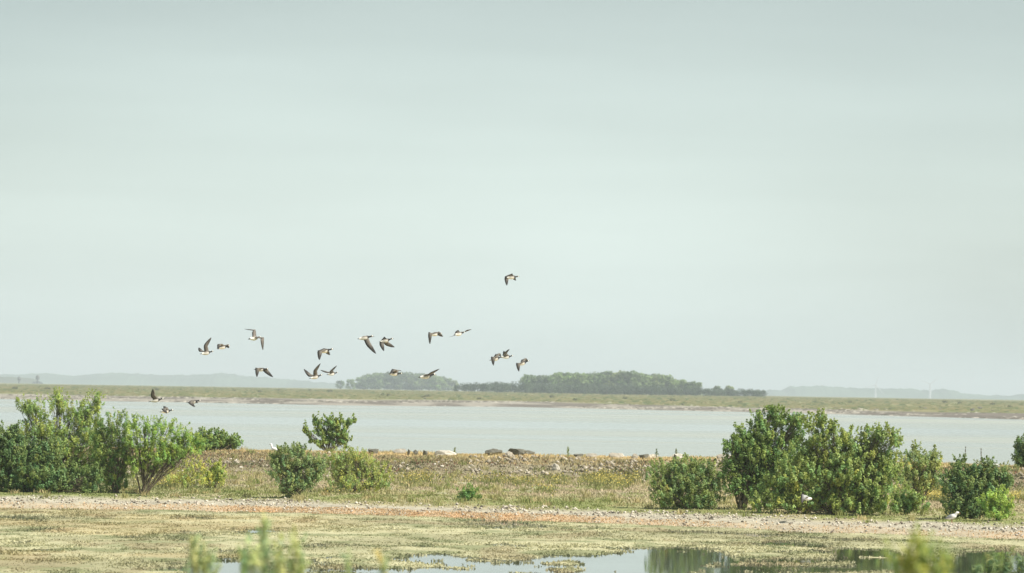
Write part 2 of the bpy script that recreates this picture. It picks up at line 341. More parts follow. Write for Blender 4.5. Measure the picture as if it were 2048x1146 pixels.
for (x, y, D) in [(765, 797, 1300), (778, 797, 1290), (845, 799, 1190), (855, 796, 1250), (958, 800, 1150), (1105, 797, 1400), (1630, 806, 1280), (1700, 805, 1300), (1890, 806, 1400), (1920, 806, 1380), (1985, 808, 1300), (2020, 812, 1150), (470, 781, 1500), (520, 783, 1450), (620, 780, 1700), (660, 783, 1550), (560, 780, 1650), (315, 780, 1500), (95, 779, 1350), (30, 781, 1350), (1150, 805, 1180), (1345, 805, 1240), (1250, 802, 1350), (1480, 811, 1180)]:
    z = float(far_z(at(x, y, D)[0], D)); base_y = project(*[np.array(v) for v in (at(x, y, D)[0], D, z)])[1]
    far_tree(LOWB, D, x, base_y - rt.uniform(4, 6.5), 'small low dark shrub dotted on the far grassy shore', 'shrubs dotted on the far shore', 'shrub', 'shrub', 1.0)

# rough grass on the far bank
n = 26000; X = rng.uniform(-260, 260, n); Y = 760 + 1500 * rng.random(n) ** 1.5; t = Y - far_shore(X); ok = (t > np.interp(X, [-100, -20, 10, 60, 110], [165, 230, 190, 130, 145])) & (np.abs(X) < Y * 0.16); X, Y = X[ok], Y[ok]; n = len(X)
h = rng.uniform(0.15, 0.5, n) * np.clip((Y / 1200), 0.7, 1.3); w = rng.uniform(0.4, 1.6, n)
Z = far_z(X, Y); B = np.stack([X, Y, Z - 0.05], 1); o = np.stack([w, np.zeros(n), np.zeros(n)], 1)
V = np.stack([B - o, B + o, B + o * 0.5 + np.stack([0 * h, 0.3 * w, h], 1), B - o * 0.6 + np.stack([0 * h, 0.3 * w, h * 0.8], 1)], 1).reshape(-1, 3)
i = np.arange(n) * 4; F = np.stack([i, i + 1, i + 2, i + 3], 1)
C = mix(mix(np.broadcast_to([0.15, 0.17, 0.065], (n, 3)), [0.25, 0.22, 0.11], rng.random(n)), [0.10, 0.13, 0.05], (rng.random(n) < 0.12).astype(float))
tag(mesh_np('rough_grass', V, F, M_GRASS, None, np.repeat(C, 4, 0)), 'dull green and straw rough grass covering the far shore', 'grass', kind='stuff')

n = 9000; X = rng.uniform(-200, 200, n); t = 200 * rng.random(n) ** 1.3; Y = far_shore(X) + t; h = rng.uniform(0.05, 0.22, n); w = rng.uniform(0.15, 0.9, n)
ok = rng.random(n) < smooth(0.4, 0.62, fbm(X * 0.06, Y * 0.03, 37)); X, Y, h, w = X[ok], Y[ok], h[ok], w[ok]; n = len(X); B = np.stack([X, Y, far_z(X, Y) - 0.03], 1)
V = np.stack([B + np.stack([-w, 0 * w, 0 * w], 1), B + np.stack([0 * w, -w * 0.6, 0 * w], 1), B + np.stack([w, 0 * w, 0 * w], 1), B + np.stack([0 * w, w * 0.6, 0 * w], 1), B + np.stack([w * rng.uniform(-0.4, 0.4, n), 0 * w, h], 1)], 1).reshape(-1, 3)
i = np.arange(n) * 5; F = np.concatenate([np.stack([i + a, i + (a + 1) % 4, i + 4], 1) for a in range(4)]); C = mix(np.broadcast_to([0.09, 0.08, 0.06], (n, 3)), [0.42, 0.39, 0.33], (rng.random(n) < 0.35).astype(float))
tag(mesh_np('shore_debris', V, F, M_STONE, None, np.repeat(C, 5, 0)), 'dark and pale stones and wrack strewn along the muddy far shore', 'stones', kind='stuff')

# ------------------------------------------------------------------ stones
def rock_mesh(name, seed, flat=0.6, sub=3, amp=1.2):
    import bmesh
    bm = bmesh.new(); bmesh.ops.create_icosphere(bm, subdivisions=sub, radius=1)
    r = np.random.default_rng(seed); dirs = unit(10, r); cuts = r.uniform(0.4, 0.8, 10)
    for v in bm.verts:
        p = np.array(v.co); 
        for d, c in zip(dirs, cuts):
            e = p @ d - c
            if e > 0: p = p - d * e * 0.97
        p *= 1 + amp * 0.3 * (float(fbm(p[0] * 2.3 + 5, p[1] * 2 + p[2] * 3.1 + 5, seed)) - 0.5)
        v.co = (p[0], p[1], p[2] * flat)
    me = bpy.data.meshes.new(name); bm.to_mesh(me); bm.free(); return me
def rock_set(prefix, col, seeds):
    out = []
    for s in seeds:
        me = rock_mesh(prefix, s); ca = me.color_attributes.new('Col', 'FLOAT_COLOR', 'POINT'); n = len(me.vertices)
        r = np.random.default_rng(s); c = np.ones((n, 4), np.float32); c[:, :3] = np.array(col) * r.uniform(0.85, 1.15, (n, 1)); ca.data.foreach_set('color', c.ravel()); me.materials.append(M_STONE); out.append(me)
    return out
DARK_ROCK = rock_set('boulder', (0.13, 0.125, 0.10), (1, 2, 3)); PALE_ROCK = rock_set('boulder', (0.50, 0.46, 0.39), (4, 5, 6)); GREY_ROCK = rock_set('boulder', (0.30, 0.27, 0.22), (7, 8, 9))
rk = np.random.default_rng(12)
def rock(ms, px, py, wpx, hpx, D, label, group=None, name='boulder', cat='boulder'):
    """boulder whose top is at photograph pixel (px, py), wpx by hpx pixels large"""
    k = D / FPX; p = at(px, py + hpx * 0.5, D)
    o = bpy.data.objects.new(name, ms[rk.integers(3)]); COL.objects.link(o)
    gz = float(ground_z(p[0], D)); D = float(crest(p[0])) - (165.0 - D) - 1.2; gz = float(ground_z(p[0], D)); hz = max(hpx * k * 0.55, 0.15)
    o.location = (p[0], D, gz + hz * 0.55); o.scale = (wpx * k * 0.66, wpx * k * 0.5, hz * 1.45 / 0.6); o.rotation_euler = (rk.uniform(-0.1, 0.1), rk.uniform(-0.15, 0.15), 0)
    tag(o, label, cat, group); return o
DC = 165.0
rock(DARK_ROCK, 987, 898, 28, 13, DC, 'dark rugged boulder on the bank top left of the long boulder')
rock(DARK_ROCK, 1034, 896, 48, 14, DC, 'longest dark flat-topped boulder on the crest of the bank')
rock(DARK_ROCK, 1056, 901, 22, 9, DC + 0.6, 'small dark boulder touching the right end of the longest boulder')
rock(PALE_ROCK, 1017, 903, 12, 9, DC - 1, 'small pale stone in front of the longest dark boulder')
rock(PALE_ROCK, 884, 902, 46, 8, DC, 'long low white slab of rock on the bank crest')
rock(DARK_ROCK, 851, 902, 12, 7, DC, 'small dark stone beside the left end of the white slab')
rock(DARK_ROCK, 818, 899, 7, 8, DC, 'small dark upright stone, left of the pair on the bank crest')
rock(DARK_ROCK, 832, 902, 8, 7, DC, 'small dark upright stone, right of the pair on the bank crest')
rock(DARK_ROCK, 748, 903, 22, 6, DC, 'low dark stone on the crest right of the leafy bush')
rock(GREY_ROCK, 800, 903, 20, 6, DC + 1, 'low brownish stone at the left end of the crest rocks')
rock(DARK_ROCK, 1158, 903, 20, 7, DC, 'dark low stone on the crest right of the green flower spike')
rock(GREY_ROCK, 1183, 904, 18, 7, DC, 'brown rounded stone next to the dark low crest stone')
rock(GREY_ROCK, 1230, 904, 20, 6, DC, 'grey flat stone before a white one on the crest')
rock(PALE_ROCK, 1240, 902, 16, 6, DC + 1, 'white stone peeping out behind the grey flat crest stone')
rock(GREY_ROCK, 1269, 904, 13, 8, DC, 'small brown stone left of the dark pointed crest stone')
rock(DARK_ROCK, 1289, 901, 20, 11, DC, 'dark pointed boulder left of the small green crest plant')
rock(PALE_ROCK, 1302, 901, 22, 10, DC + 1, 'pale broad boulder behind the dark pointed one')
rock(PALE_ROCK, 1358, 902, 26, 12, DC, 'white wedge-shaped boulder above the green bush')
rock(DARK_ROCK, 1350, 903, 9, 9, DC - 0.8, 'dark stone against the left side of the white wedge boulder')
rock(GREY_ROCK, 1448, 910, 26, 8, DC, 'grey stone on the crest just left of the big bush')
rock(PALE_ROCK, 1466, 906, 12, 9, DC, 'white stone half hidden by the left edge of the big bush')
rock(PALE_ROCK, 1110, 933, 16, 9, 160.5, 'largest whitish stone lying on the bank slope', None, 'stone', 'stone')
for (x, y, w) in [(1034, 936, 9), (1120, 942, 9), (1107, 950, 10), (1245, 975, 8), (1172, 938, 10), (1190, 945, 12), (1183, 937, 9), (1200, 932, 10), (1214, 935, 9), (1225, 943, 9), (1268, 942, 10), (1262, 936, 8), (870, 930, 10), (884, 934, 12), (876, 926, 9), (893, 928, 9), (790, 924, 9), (806, 928, 12), (815, 932, 9), (460, 920, 9), (474, 922, 10), (447, 932, 8), (482, 936, 9), (1018, 928, 8), (1050, 946, 8), (1150, 950, 9), (940, 925, 8), (985, 930, 9), (430, 926, 9), (500, 930, 9)]:
    p = px2ground(x, y); k = p[1] / FPX; o = bpy.data.objects.new('stone', PALE_ROCK[rk.integers(3)]); COL.objects.link(o)
    o.location = (p[0], p[1], p[2] + w * k * 0.1); o.scale = (w * k * 0.46, w * k * 0.4, w * k * 0.42); o.rotation_euler = (rk.uniform(-0.4, 0.4), rk.uniform(-0.4, 0.4), rk.uniform(0, 6))
    tag(o, 'small pale stone lying among dry weeds on the bank slope', 'stone', 'pale stones on the bank slope')
for (x, y, w) in [(1850, 823, 12), (1880, 824, 8), (1945, 826, 16), (1960, 822, 12), (1985, 826, 9), (1770, 823, 8), (1840, 820, 9), (2015, 828, 9), (1365, 813, 8), (1520, 818, 8), (760, 800, 8), (850, 802, 8)]:
    d = ray(x, y); D = min((CAM_H - 0.35) * d[1] / max(1e-4, -d[2]), 1500); p = at(x, y, D); k = D / FPX
    o = bpy.data.objects.new('shore_rock', DARK_ROCK[rk.integers(3)]); COL.objects.link(o); gz = float(far_z(p[0], D)); o.location = (p[0], D, gz + w * k * 0.1); o.scale = (w * k * 0.5, w * k * 0.5, w * k * 0.45); o.rotation_euler = (0, 0, rk.uniform(0, 6))
    tag(o, 'dark rock at the muddy edge of the far shore', 'rock', 'rocks along the far shore')

def pebbles(name, P, S, C, label, r):
    n = len(P); base = np.array([[1, 0, 0], [0, 1, 0], [-1, 0, 0], [0, -1, 0], [0, 0, 0.75], [0, 0, -0.75]], float)
    f = np.array([[0, 1, 4], [1, 2, 4], [2, 3, 4], [3, 0, 4], [1, 0, 5], [2, 1, 5], [3, 2, 5], [0, 3, 5]])
    a = r.uniform(0, 6.28, n); ca, sa = np.cos(a)[:, None], np.sin(a)[:, None]
    B = base[None] * r.uniform(0.7, 1.25, (n, 6, 3))
    X = B[:, :, 0] * ca - B[:, :, 1] * sa; Y = B[:, :, 0] * sa + B[:, :, 1] * ca
    V = np.stack([X, Y, B[:, :, 2]], -1) * S[:, None, None] + P[:, None]
    F = (f[None] + (np.arange(n) * 6)[:, None, None]).reshape(-1, 3)
    return tag(mesh_np(name, V.reshape(-1, 3), F, M_STONE, None, np.repeat(C, 6, 0)), label, 'stones', kind='stuff')

VX = 25.0
def scatter(n, r, ylo, yhi):
    X = r.uniform(-VX, VX, n); Y = ylo(X) + (yhi(X) - ylo(X)) * r.random(n); return X, Y
r1 = np.random.default_rng(101)
X, Y = scatter(26000, r1, lambda x: shore(x) + 0.3, lambda x: shore(x) + 5.6); t = Y - shore(X)
dens = 0.16 + 0.6 * smooth(1.2, 2.6, t) * smooth(0.3, 0.6, fbm(X * 0.3, Y * 0.5, 54)) - 0.75 * smooth(3.9, 5.4, t + 1.4 * (fbm(X * 0.5, Y * 0.4, 51) - 0.5)); ok = r1.random(len(X)) < dens * (0.5 + fbm(X * 0.7, Y * 0.5, 52)); X, Y, t = X[ok], Y[ok], t[ok]
S = 0.012 + 0.06 * r1.random(len(X)) ** 5
C = mix(np.broadcast_to([0.54, 0.49, 0.41], (len(X), 3)), [0.24, 0.20, 0.15], smooth(0.25, 1, r1.random(len(X)))) * r1.uniform(0.75, 1.15, (len(X), 1)); C[r1.random(len(X)) < 0.1] = (0.10, 0.09, 0.07)
pebbles('shingle', np.stack([X, Y, ground_z(X, Y) + S * 0.3], 1), S, C, 'whitish shell and pebble shingle along the pond edge', r1)
X, Y = scatter(16000, r1, lambda x: crest(x) - 9.5, lambda x: crest(x) - 2); 
ok = r1.random(len(X)) < 0.06 + 0.75 * smooth(0.48, 0.68, fbm(X * 0.5, Y * 0.45, 53)); X, Y = X[ok], Y[ok]
S = 0.02 + 0.13 * r1.random(len(X)) ** 4; C = mix(np.broadcast_to([0.46, 0.41, 0.33], (len(X), 3)), [0.19, 0.16, 0.11], r1.random(len(X)) ** 0.6)
pebbles('rubble', np.stack([X, Y, ground_z(X, Y) + S * 0.3], 1), S, C, 'grey and brown rubble strewn over the bank slope', r1)

# ------------------------------------------------------------------ grasses and weeds
def blades(name, X, Y, H, W, C, mat, label, r, lean=0.35, cat='grass', Zf=ground_z, z0=0.0):
    n = len(X); a = r.uniform(0, math.pi, n) * 0.5 + math.pi * 0.75; dx = np.stack([np.cos(a), np.sin(a), 0 * a], 1) * (W * 0.5)[:, None]
    B = np.stack([X, Y, Zf(X, Y) - 0.01 + z0], 1); L = r.normal(size=(n, 3)) * lean; L[:, 2] = 1
    T = B + L * H[:, None]; M = B + (L * np.array([0.35, 0.35, 1])) * (H * 0.55)[:, None]
    V = np.stack([B - dx * 0.8, B + dx * 0.8, M + dx, T, M - dx], 1).reshape(-1, 3); i = np.arange(n) * 5
    F = np.concatenate([np.stack([i, i + 1, i + 2], 1), np.stack([i, i + 2, i + 4], 1), np.stack([i + 4, i + 2, i + 3], 1)])
    return tag(mesh_np(name, V, F, mat, None, np.repeat(C, 5, 0)), label, cat, kind='stuff')
r2 = np.random.default_rng(202)
# turf on the flat
X, Y = scatter(125000, r2, lambda x: shore(x) + 2.2, lambda x: crest(x) - 7.5); t = Y - shore(X); n1 = fbm(X * 0.45, Y * 0.22, 61); n2 = fbm(X * 1.3, Y * 0.6, 62)
ok = r2.random(len(X)) < smooth(2.7, 4.4, t + 3.4 * (n1 - 0.5)) * (0.45 + 0.55 * smooth(0.3, 0.55, n2)); X, Y, t, n1, n2 = X[ok], Y[ok], t[ok], n1[ok], n2[ok]
H = r2.uniform(0.02, 0.09, len(X)) * (0.4 + n2 * 1.2) * (0.7 + 0.4 * smooth(5, 12, t)); W = r2.uniform(0.015, 0.05, len(X))
C = mix(mix(np.broadcast_to([0.24, 0.27, 0.095], (len(X), 3)), [0.43, 0.38, 0.21], smooth(0.35, 0.65, n1 + 0.25 * (r2.random(len(X)) - 0.5))), [0.52, 0.42, 0.30], 0.85 * smooth(0.38, 0.55, n2) * smooth(11, 17, t))
C = mix(C, [0.12, 0.17, 0.05], 0.6 * (1 - smooth(-12, -6, X + 0.1 * t)))
C = C * r2.uniform(0.75, 1.25, (len(X), 1))
blades('turf', X, Y, H, W, C, M_GRASS, 'short green and straw turf between the shingle and the bank', r2)
# weeds on the slope
X, Y = scatter(52000, r2, lambda x: crest(x) - 9.5, lambda x: crest(x) - 2); s = Y - crest(X) + 9; n1 = fbm(X * 0.5, Y * 0.4, 63); n2 = fbm(X * 1.5, Y, 64)
ok = r2.random(len(X)) < 0.22 + 0.7 * smooth(0.38, 0.58, n1); X, Y, s, n1, n2 = X[ok], Y[ok], s[ok], n1[ok], n2[ok]
H = r2.uniform(0.03, 0.13, len(X)) * (0.5 + n2); W = r2.uniform(0.02, 0.06, len(X))
C = mix(np.broadcast_to([0.27, 0.235, 0.145], (len(X), 3)), [0.17, 0.175, 0.085], smooth(0.4, 0.62, n2)); C = mix(C, [0.36, 0.36, 0.14], 0.8 * (1 - smooth(0.5, 2.8, s + 2 * (n1 - 0.5)))); C = mix(C, [0.22, 0.11, 0.08], (r2.random(len(X)) < 0.12).astype(float)) * r2.uniform(0.7, 1.3, (len(X), 1))
blades('bank_weeds', X, Y, H, W, C, M_GRASS, 'brown and olive dry weeds over the bank slope', r2, 0.9, 'weeds')
# tussocks
_tx, _ty = scatter(620, r2, lambda x: shore(x) + 3.0, lambda x: crest(x) - 1.0); _th = r2.uniform(0.10, 0.30, len(_tx)); _tc = mix(np.broadcast_to([0.24, 0.28, 0.09], (len(_tx), 3)), [0.50, 0.41, 0.22], r2.random(len(_tx)))
kk = np.repeat(np.arange(len(_tx)), 26); X = _tx[kk] + r2.normal(size=len(kk)) * 0.10; Y = _ty[kk] + r2.normal(size=len(kk)) * 0.10
blades('tussocks', X, Y, _th[kk] * r2.uniform(0.5, 1.15, len(kk)), r2.uniform(0.012, 0.03, len(kk)), _tc[kk] * r2.uniform(0.75, 1.25, (len(kk), 1)), M_GRASS, 'taller green and straw tussocks dotted over the turf and the bank', r2, 0.45)
# straw grass on the crest
X, Y = scatter(60000, r2, lambda x: crest(x) - 4.6, lambda x: crest(x) + 3.0); n1 = fbm(X * 0.6, Y * 0.5, 65)
H = r2.uniform(0.03, 0.16, len(X)) * (0.4 + 1.1 * n1); W = r2.uniform(0.012, 0.03, len(X))
C = mix(np.broadcast_to([0.62, 0.49, 0.27], (len(X), 3)), [0.48, 0.41, 0.21], smooth(0.4, 0.65, n1)); C = mix(C, [0.30, 0.19, 0.10], (r2.random(len(X)) < 0.1).astype(float)) * r2.uniform(0.75, 1.25, (len(X), 1))
blades('straw_grass', X, Y, H, W, C, M_GRASS, 'straw-yellow dry grass along the crest of the bank', r2, 0.3)
# orange glasswort strip at the pond edge
X, Y = scatter(60000, r2, lambda x: shore(x) - 0.6, lambda x: shore(x) + 2.4); t = Y - shore(X); oa = orange_amt(X, t)
ok = r2.random(len(X)) < oa * (0.25 + 1.1 * fbm(X * 0.9, Y * 0.9, 66)); X, Y = X[ok], Y[ok]
C = mix(np.broadcast_to([0.57, 0.37, 0.20], (len(X), 3)), [0.54, 0.45, 0.30], r2.random(len(X)) ** 1.5) * r2.uniform(0.75, 1.25, (len(X), 1))
blades('orange_marsh_plants', X, Y, r2.uniform(0.02, 0.06, len(X)), r2.uniform(0.02, 0.05, len(X)), C, M_GRASS, 'rust-orange low marsh plants in a strip along the pond edge', r2, 0.6, 'marsh plants')
# yellow flowering plants at the foot of the bank
FX = []; FY = []
for (px, py, w, h, n) in [(345, 968, 45, 10, 900), (430, 972, 20, 8, 120), (835, 960, 45, 12, 900), (960, 965, 40, 10, 200), (1000, 964, 30, 9, 250), (1045, 967, 35, 9, 350), (1115, 966, 25, 9, 300), (1205, 962, 45, 14, 1800), (1240, 968, 25, 12, 700), (1860, 985, 26, 3, 2600), (1865, 1000, 24, 4, 2600), (1780, 985, 30, 6, 500), (2035, 1000, 20, 5, 500), (1090, 985, 20, 8, 160), (700, 985, 60, 6, 150), (1270, 960, 20, 10, 250)]:
    for _ in range(int(n * 0.36)):
        p = (px + r2.normal() * w * 0.5, py + r2.normal() * h * 0.5); FX.append(p[0]); FY.append(p[1])
def ground_many(px, py):
    return np.array([px2ground(a, b) for a, b in zip(px, py)])
_gx = np.linspace(250, 2060, 120); _gy = np.linspace(930, 1020, 24); G = np.array([[px2ground(a, b) for a in _gx] for b in _gy])
FX = np.clip(np.array(FX), 250, 2059); FY = np.clip(np.array(FY), 930, 1019)
ix = (FX - 250) / (_gx[1] - _gx[0]); iy = (FY - 930) / (_gy[1] - _gy[0]); i0 = ix.astype(int); j0 = iy.astype(int); fx = (ix - i0)[:, None]; fy = (iy - j0)[:, None]
i1 = np.minimum(i0 + 1, 119); j1 = np.minimum(j0 + 1, 23)
PG = (G[j0, i0] * (1 - fx) + G[j0, i1] * fx) * (1 - fy) + (G[j1, i0] * (1 - fx) + G[j1, i1] * fx) * fy
X, Y = PG[:, 0], PG[:, 1]; H = r2.uniform(0.08, 0.3, len(X))
kk = r2.integers(0, len(X), len(X) * 2)
blades('flower_stems', X[kk] + r2.normal(size=len(kk)) * 0.05, Y[kk], r2.uniform(0.08, 0.26, len(kk)), r2.uniform(0.02, 0.04, len(kk)), np.array([0.22, 0.23, 0.09]) * r2.uniform(0.7, 1.3, (len(kk), 1)), M_GRASS, 'yellow-green stems of the flowering plants at the foot of the bank', r2, 0.3, 'weeds')
V, F = leaf_quads(np.stack([X, Y, ground_z(X, Y) + H], 1), unit(len(X), r2), 0.05, 0.045, r2)
C = mix(np.broadcast_to([0.68, 0.53, 0.10], (len(X), 3)), [0.60, 0.53, 0.22], r2.random(len(X)))
tag(mesh_np('yellow_flowers', V, F, M_GRASS, None, np.repeat(C, 4, 0)), 'yellow flower heads in patches along the foot of the bank', 'flowers', kind='stuff')

# ------------------------------------------------------------------ pond weed mat
def cover(X, Y):
    """how much weed floats at a place on the pond, 0..1"""
    px, py = project(X, Y, np.zeros_like(X)); n = fbm(X * 0.42, Y * 0.30, 71, 5); n2 = fbm(X * 1.3, Y * 0.8, 72)
    c = 0.64 + 0.0 * X
    def pool(cx, cy, rx, ry, v):
        return v * (1 - smooth(0.55, 1.1, np.sqrt(((px - cx) / rx) ** 2 + ((py - cy) / ry) ** 2)))
    c = c - pool(1040, 1142, 340, 44, 0.27) - pool(450, 1150, 90, 48, 0.36) - pool(1270, 1135, 120, 42, 0.3)
    c = c - 0.165 * smooth(1240, 1330, px) * smooth(1088, 1104, py - (px - 1300) * 0.012)
    c = c - 0.3 * np.exp(-((py - (1063 + (px - 1350) * 0.045)) / 3.5) ** 2) * smooth(1270, 1360, px) * (1 - smooth(1760, 1850, px))
    c = c - 0.2 * smooth(1850, 1950, px) * smooth(1092, 1105, py)
    n3 = fbm(X * 2.2, Y * 1.6, 80)
    return c + 0.015 - (n - 0.5) * 0.85 - (n2 - 0.5) * 0.42 - (n3 - 0.5) * 0.28
gx = np.arange(-20, 20, 0.07); gy = np.arange(82, 128, 0.3)
Xg, Yg = np.meshgrid(gx, gy); cv = cover(Xg, Yg); cv[Yg > shore(Xg) + 0.6] = 0
Zg = 0.006 + 0.035 * smooth(0.5, 0.75, cv) * (0.4 + fbm(Xg * 2.5, Yg * 1.5, 73)); Xj = Xg + 0.03 * (noise(Xg * 9, Yg * 9, 74) - 0.5); Yj = Yg + 0.25 * (noise(Xg * 7, Yg * 7, 75) - 0.5)
nx = len(gx); ny = len(gy); i = np.arange((ny - 1) * (nx - 1)); rr_, cc_ = i // (nx - 1), i % (nx - 1); a = rr_ * nx + cc_
F = np.stack([a, a + 1, a + nx + 1, a + nx], 1); cvf = cv.ravel(); F = F[cvf[F].mean(1) > 0.5]
def weed_col(X, Y):
    n = fbm(X * 0.35, Y * 0.2, 76); n2 = fbm(X * 1.1, Y * 0.6, 77)
    c = mix(np.broadcast_to([0.45, 0.43, 0.265], X.shape + (3,)), [0.34, 0.325, 0.195], smooth(0.4, 0.65, n))
    c = mix(c, [0.20, 0.22, 0.11], 0.75 * smooth(0.48, 0.68, n2)); c = mix(c, [0.30, 0.25, 0.15], 0.6 * smooth(0.55, 0.7, fbm(X * 0.8, Y * 0.25, 81)))
    return mix(c, [0.48, 0.36, 0.19], 0.35 * smooth(0.52, 0.7, fbm(X * 0.2, Y * 0.16, 78)) * (1 - smooth(-8, -2, X)))
V = np.stack([Xj, Yj, Zg], -1).reshape(-1, 3); used = np.zeros(len(V), bool); used[F] = True; re = np.cumsum(used) - 1
tag(mesh_np('weed_mat', V[used], re[F], M_MAT, None, weed_col(V[used][:, 0], V[used][:, 1])), 'pale yellow-green mat of water weed covering the pond', 'water weed', kind='stuff')
r3 = np.random.default_rng(303)
X = r3.uniform(-19, 19, 210000); Y = r3.uniform(84, 127, 210000); cvv = cover(X, Y); ok = (cvv > 0.46) & (Y < shore(X) + 0.4); X, Y = X[ok], Y[ok]
C = weed_col(X, Y) * r3.uniform(0.7, 1.35, (len(X), 1)); H = r3.uniform(0.015, 0.065, len(X)) * (0.4 + 1.2 * fbm(X * 1.5, Y, 79))
blades('water_weed', X, Y, H, r3.uniform(0.02, 0.05, len(X)), C, M_GRASS, 'small yellow-green shoots standing out of the pond weed', r3, 0.6, 'water weed', lambda x, y: 0 * x, 0.01)

# ------------------------------------------------------------------ shrubs
def shrub(name, label, D, base_px, clumps, col, leaf=(0.085, 0.036), dens=1.0, stems=5, seed=0, group=None, cat='shrub', upright=0.5, twig_len=0.27, depth=0.75, stem_r=0.028, base_z=None, colvar=0.3, tuft=1.0, widen=1.18, shoots=6.0, drop=9.0):
    """clumps = (photograph x, y, half width, half height) of each bough; the bush is as deep as it is wide"""
    r = np.random.default_rng(seed); k = D / FPX; bp = at(base_px, 1000, D); gz = float(ground_z(bp[0], D)) if base_z is None else base_z
    base = np.array([bp[0], D, gz]); root = empty(name, tuple(base)); tag(root, label, cat, group)
    cen = []; P = []; N = []; C = []; TW = []
    wmax = max(c[2] for c in clumps); top_px = min(c[1] for c in clumps); bot_px = max(c[1] for c in clumps)
    for (cx, cy, rx, ry) in clumps:
        rx = rx * widen; cy = cy + drop * (1 - (cy - top_px) / max(1.0, bot_px - top_px))
        dy = r.uniform(-1, 1) * wmax * 0.45 * k * depth; c = at(cx, cy, D + dy); RX, RZ = rx * k, ry * k; RY = 0.5 * (RX + RZ) * depth
        cen.append((c, RX, RZ)); A = math.pi * RX * RZ; nt_ = max(6, int(A * 74 * dens))
        d = unit(nt_, r); rad = (r.random(nt_) ** 0.5 * (0.84 + 0.36 * r.random(nt_)))[:, None]
        tip = c + d * rad * np.array([RX, RY, RZ])
        tip[:, 2] = np.maximum(tip[:, 2], gz + 0.06)
        g = tip - (c - np.array([0, 0, RZ * 0.6])); g /= np.linalg.norm(g, axis=1, keepdims=True) + 1e-6
        g = g * (1 - upright) + np.array([0, 0, 1.0]) * upright + r.normal(size=g.shape) * 0.3; g /= np.linalg.norm(g, axis=1, keepdims=True)
        nl = 34; tr = r.uniform(0.55, 1.15, (nt_, 1, 1)) * leaf[0] * 1.25 * tuft; ud = unit(nt_ * nl, r).reshape(nt_, nl, 3)
        along = (r.random((nt_, nl, 1)) - 0.5) * twig_len * (0.5 + 0.7 * r.random((nt_, 1, 1))); thin = 1.0 - 0.9 * np.clip(along / twig_len + 0.1, 0, 0.8)
        p = tip[:, None] + ud * tr * thin * r.uniform(0.5, 1.0, (nt_, nl, 1)) + g[:, None] * along
        P.append(p.reshape(-1, 3)); nn = ud.reshape(-1, 3) * 0.8 + unit(nt_ * nl, r) * 0.5 + np.array([0, 0, 0.25]) + np.repeat(d, nl, 0) * 0.3; N.append(nn / np.linalg.norm(nn, axis=1, keepdims=True))
        tv = r.uniform(1 - colvar, 1 + colvar, (nt_, 1, 1)); hue = r.uniform(-1, 1, (nt_, 1, 1)) * np.array([0.25, 0.06, -0.12])
        tv = tv * np.where(r.random((nt_, 1, 1)) < 0.06, np.array([1.28, 1.08, 0.95]), 1.0)
        C.append((3.0 * np.array(col) * np.array([1.08, 1.04, 0.94]) * tv * (1 + hue) * r.uniform(0.8, 1.2, (nt_, nl, 1))).reshape(-1, 3)); TW.append((tip, g))
    nsh = int(shoots * sum(c[2] for c in clumps) * k * 2.2)
    for q in range(nsh):
        ci = r.integers(len(cen)); c, RX, RZ = cen[ci]; a = r.uniform(-1.1, 1.1); b0 = c + np.array([math.sin(a) * RX * 0.9, r.uniform(-0.5, 0.5) * RX * depth, math.cos(a) * RZ * 0.85])
        g1 = np.array([math.sin(a) * 0.55 + r.normal() * 0.2, r.normal() * 0.25, 1.0]); g1 /= np.linalg.norm(g1); ln = r.uniform(0.10, 0.28); nl = 22
        s1 = np.sort(r.random(nl))[:, None]; p = b0 + g1 * s1 * ln + r.normal(size=(nl, 3)) * (leaf[0] * 0.5 * (1.15 - s1)); P.append(p); nn = unit(nl, r) + np.array([0, 0, 0.4]); N.append(nn / np.linalg.norm(nn, axis=1, keepdims=True))
        C.append(2.9 * np.array(col) * np.array([1.1, 1.0, 0.82]) * r.uniform(0.8, 1.25, (nl, 1)))
    P = np.concatenate(P); N = np.concatenate(N); C = np.concatenate(C); sel = P[:, 2] > gz + 0.01; P, N, C = P[sel], N[sel], C[sel]
    V, F = leaf_quads(P, N, leaf[0] * 1.05 * r.uniform(0.6, 1.4, len(P)), leaf[1] * 1.12, r)
    mesh_np('foliage', V, F, M_LEAF, root, np.repeat(C, 4, 0))
    # woody stems: each main stem carries the boughs nearest to it
    ns = min(stems, len(cen)); order = r.permutation(len(cen)); groups = [order[i::ns] for i in range(ns)]
    for gi, g in enumerate(groups):
        parts = []; b0 = base + np.array([r.uniform(-1, 1) * 0.12, r.uniform(-1, 1) * 0.12, -0.05])
        for j, ci in enumerate(g):
            c, RX, RZ = cen[ci]; mid = b0 * 0.5 + c * 0.5 + np.array([(c[0] - b0[0]) * -0.1, 0, 0.08 * abs(c[2] - b0[2])]) + r.normal(size=3) * 0.05
            ts = np.linspace(0, 1, 7)[:, None]; pts = (1 - ts) ** 2 * b0 + 2 * ts * (1 - ts) * mid + ts ** 2 * (c + np.array([0, 0, RZ * 0.3]))
            parts.append(tube(pts, np.linspace(stem_r, stem_r * 0.3, 7)))
            tip, gd = TW[ci]
            for q in r.permutation(len(tip))[:min(26, len(tip))]:
                st = pts[r.integers(2, 6)]; e = tip[q]; m2 = (st + e) * 0.5 - np.array([0, 0, 0.04])
                parts.append(tube([st, m2, e], [stem_r * 0.35, stem_r * 0.25, stem_r * 0.1], 3))
        v, f = join(parts); mesh_np('stem', v, f, M_BARK, root, np.tile((0.14, 0.115, 0.08), (len(v), 1)) * r.uniform(0.8, 1.2, (len(v), 1)))
    return root

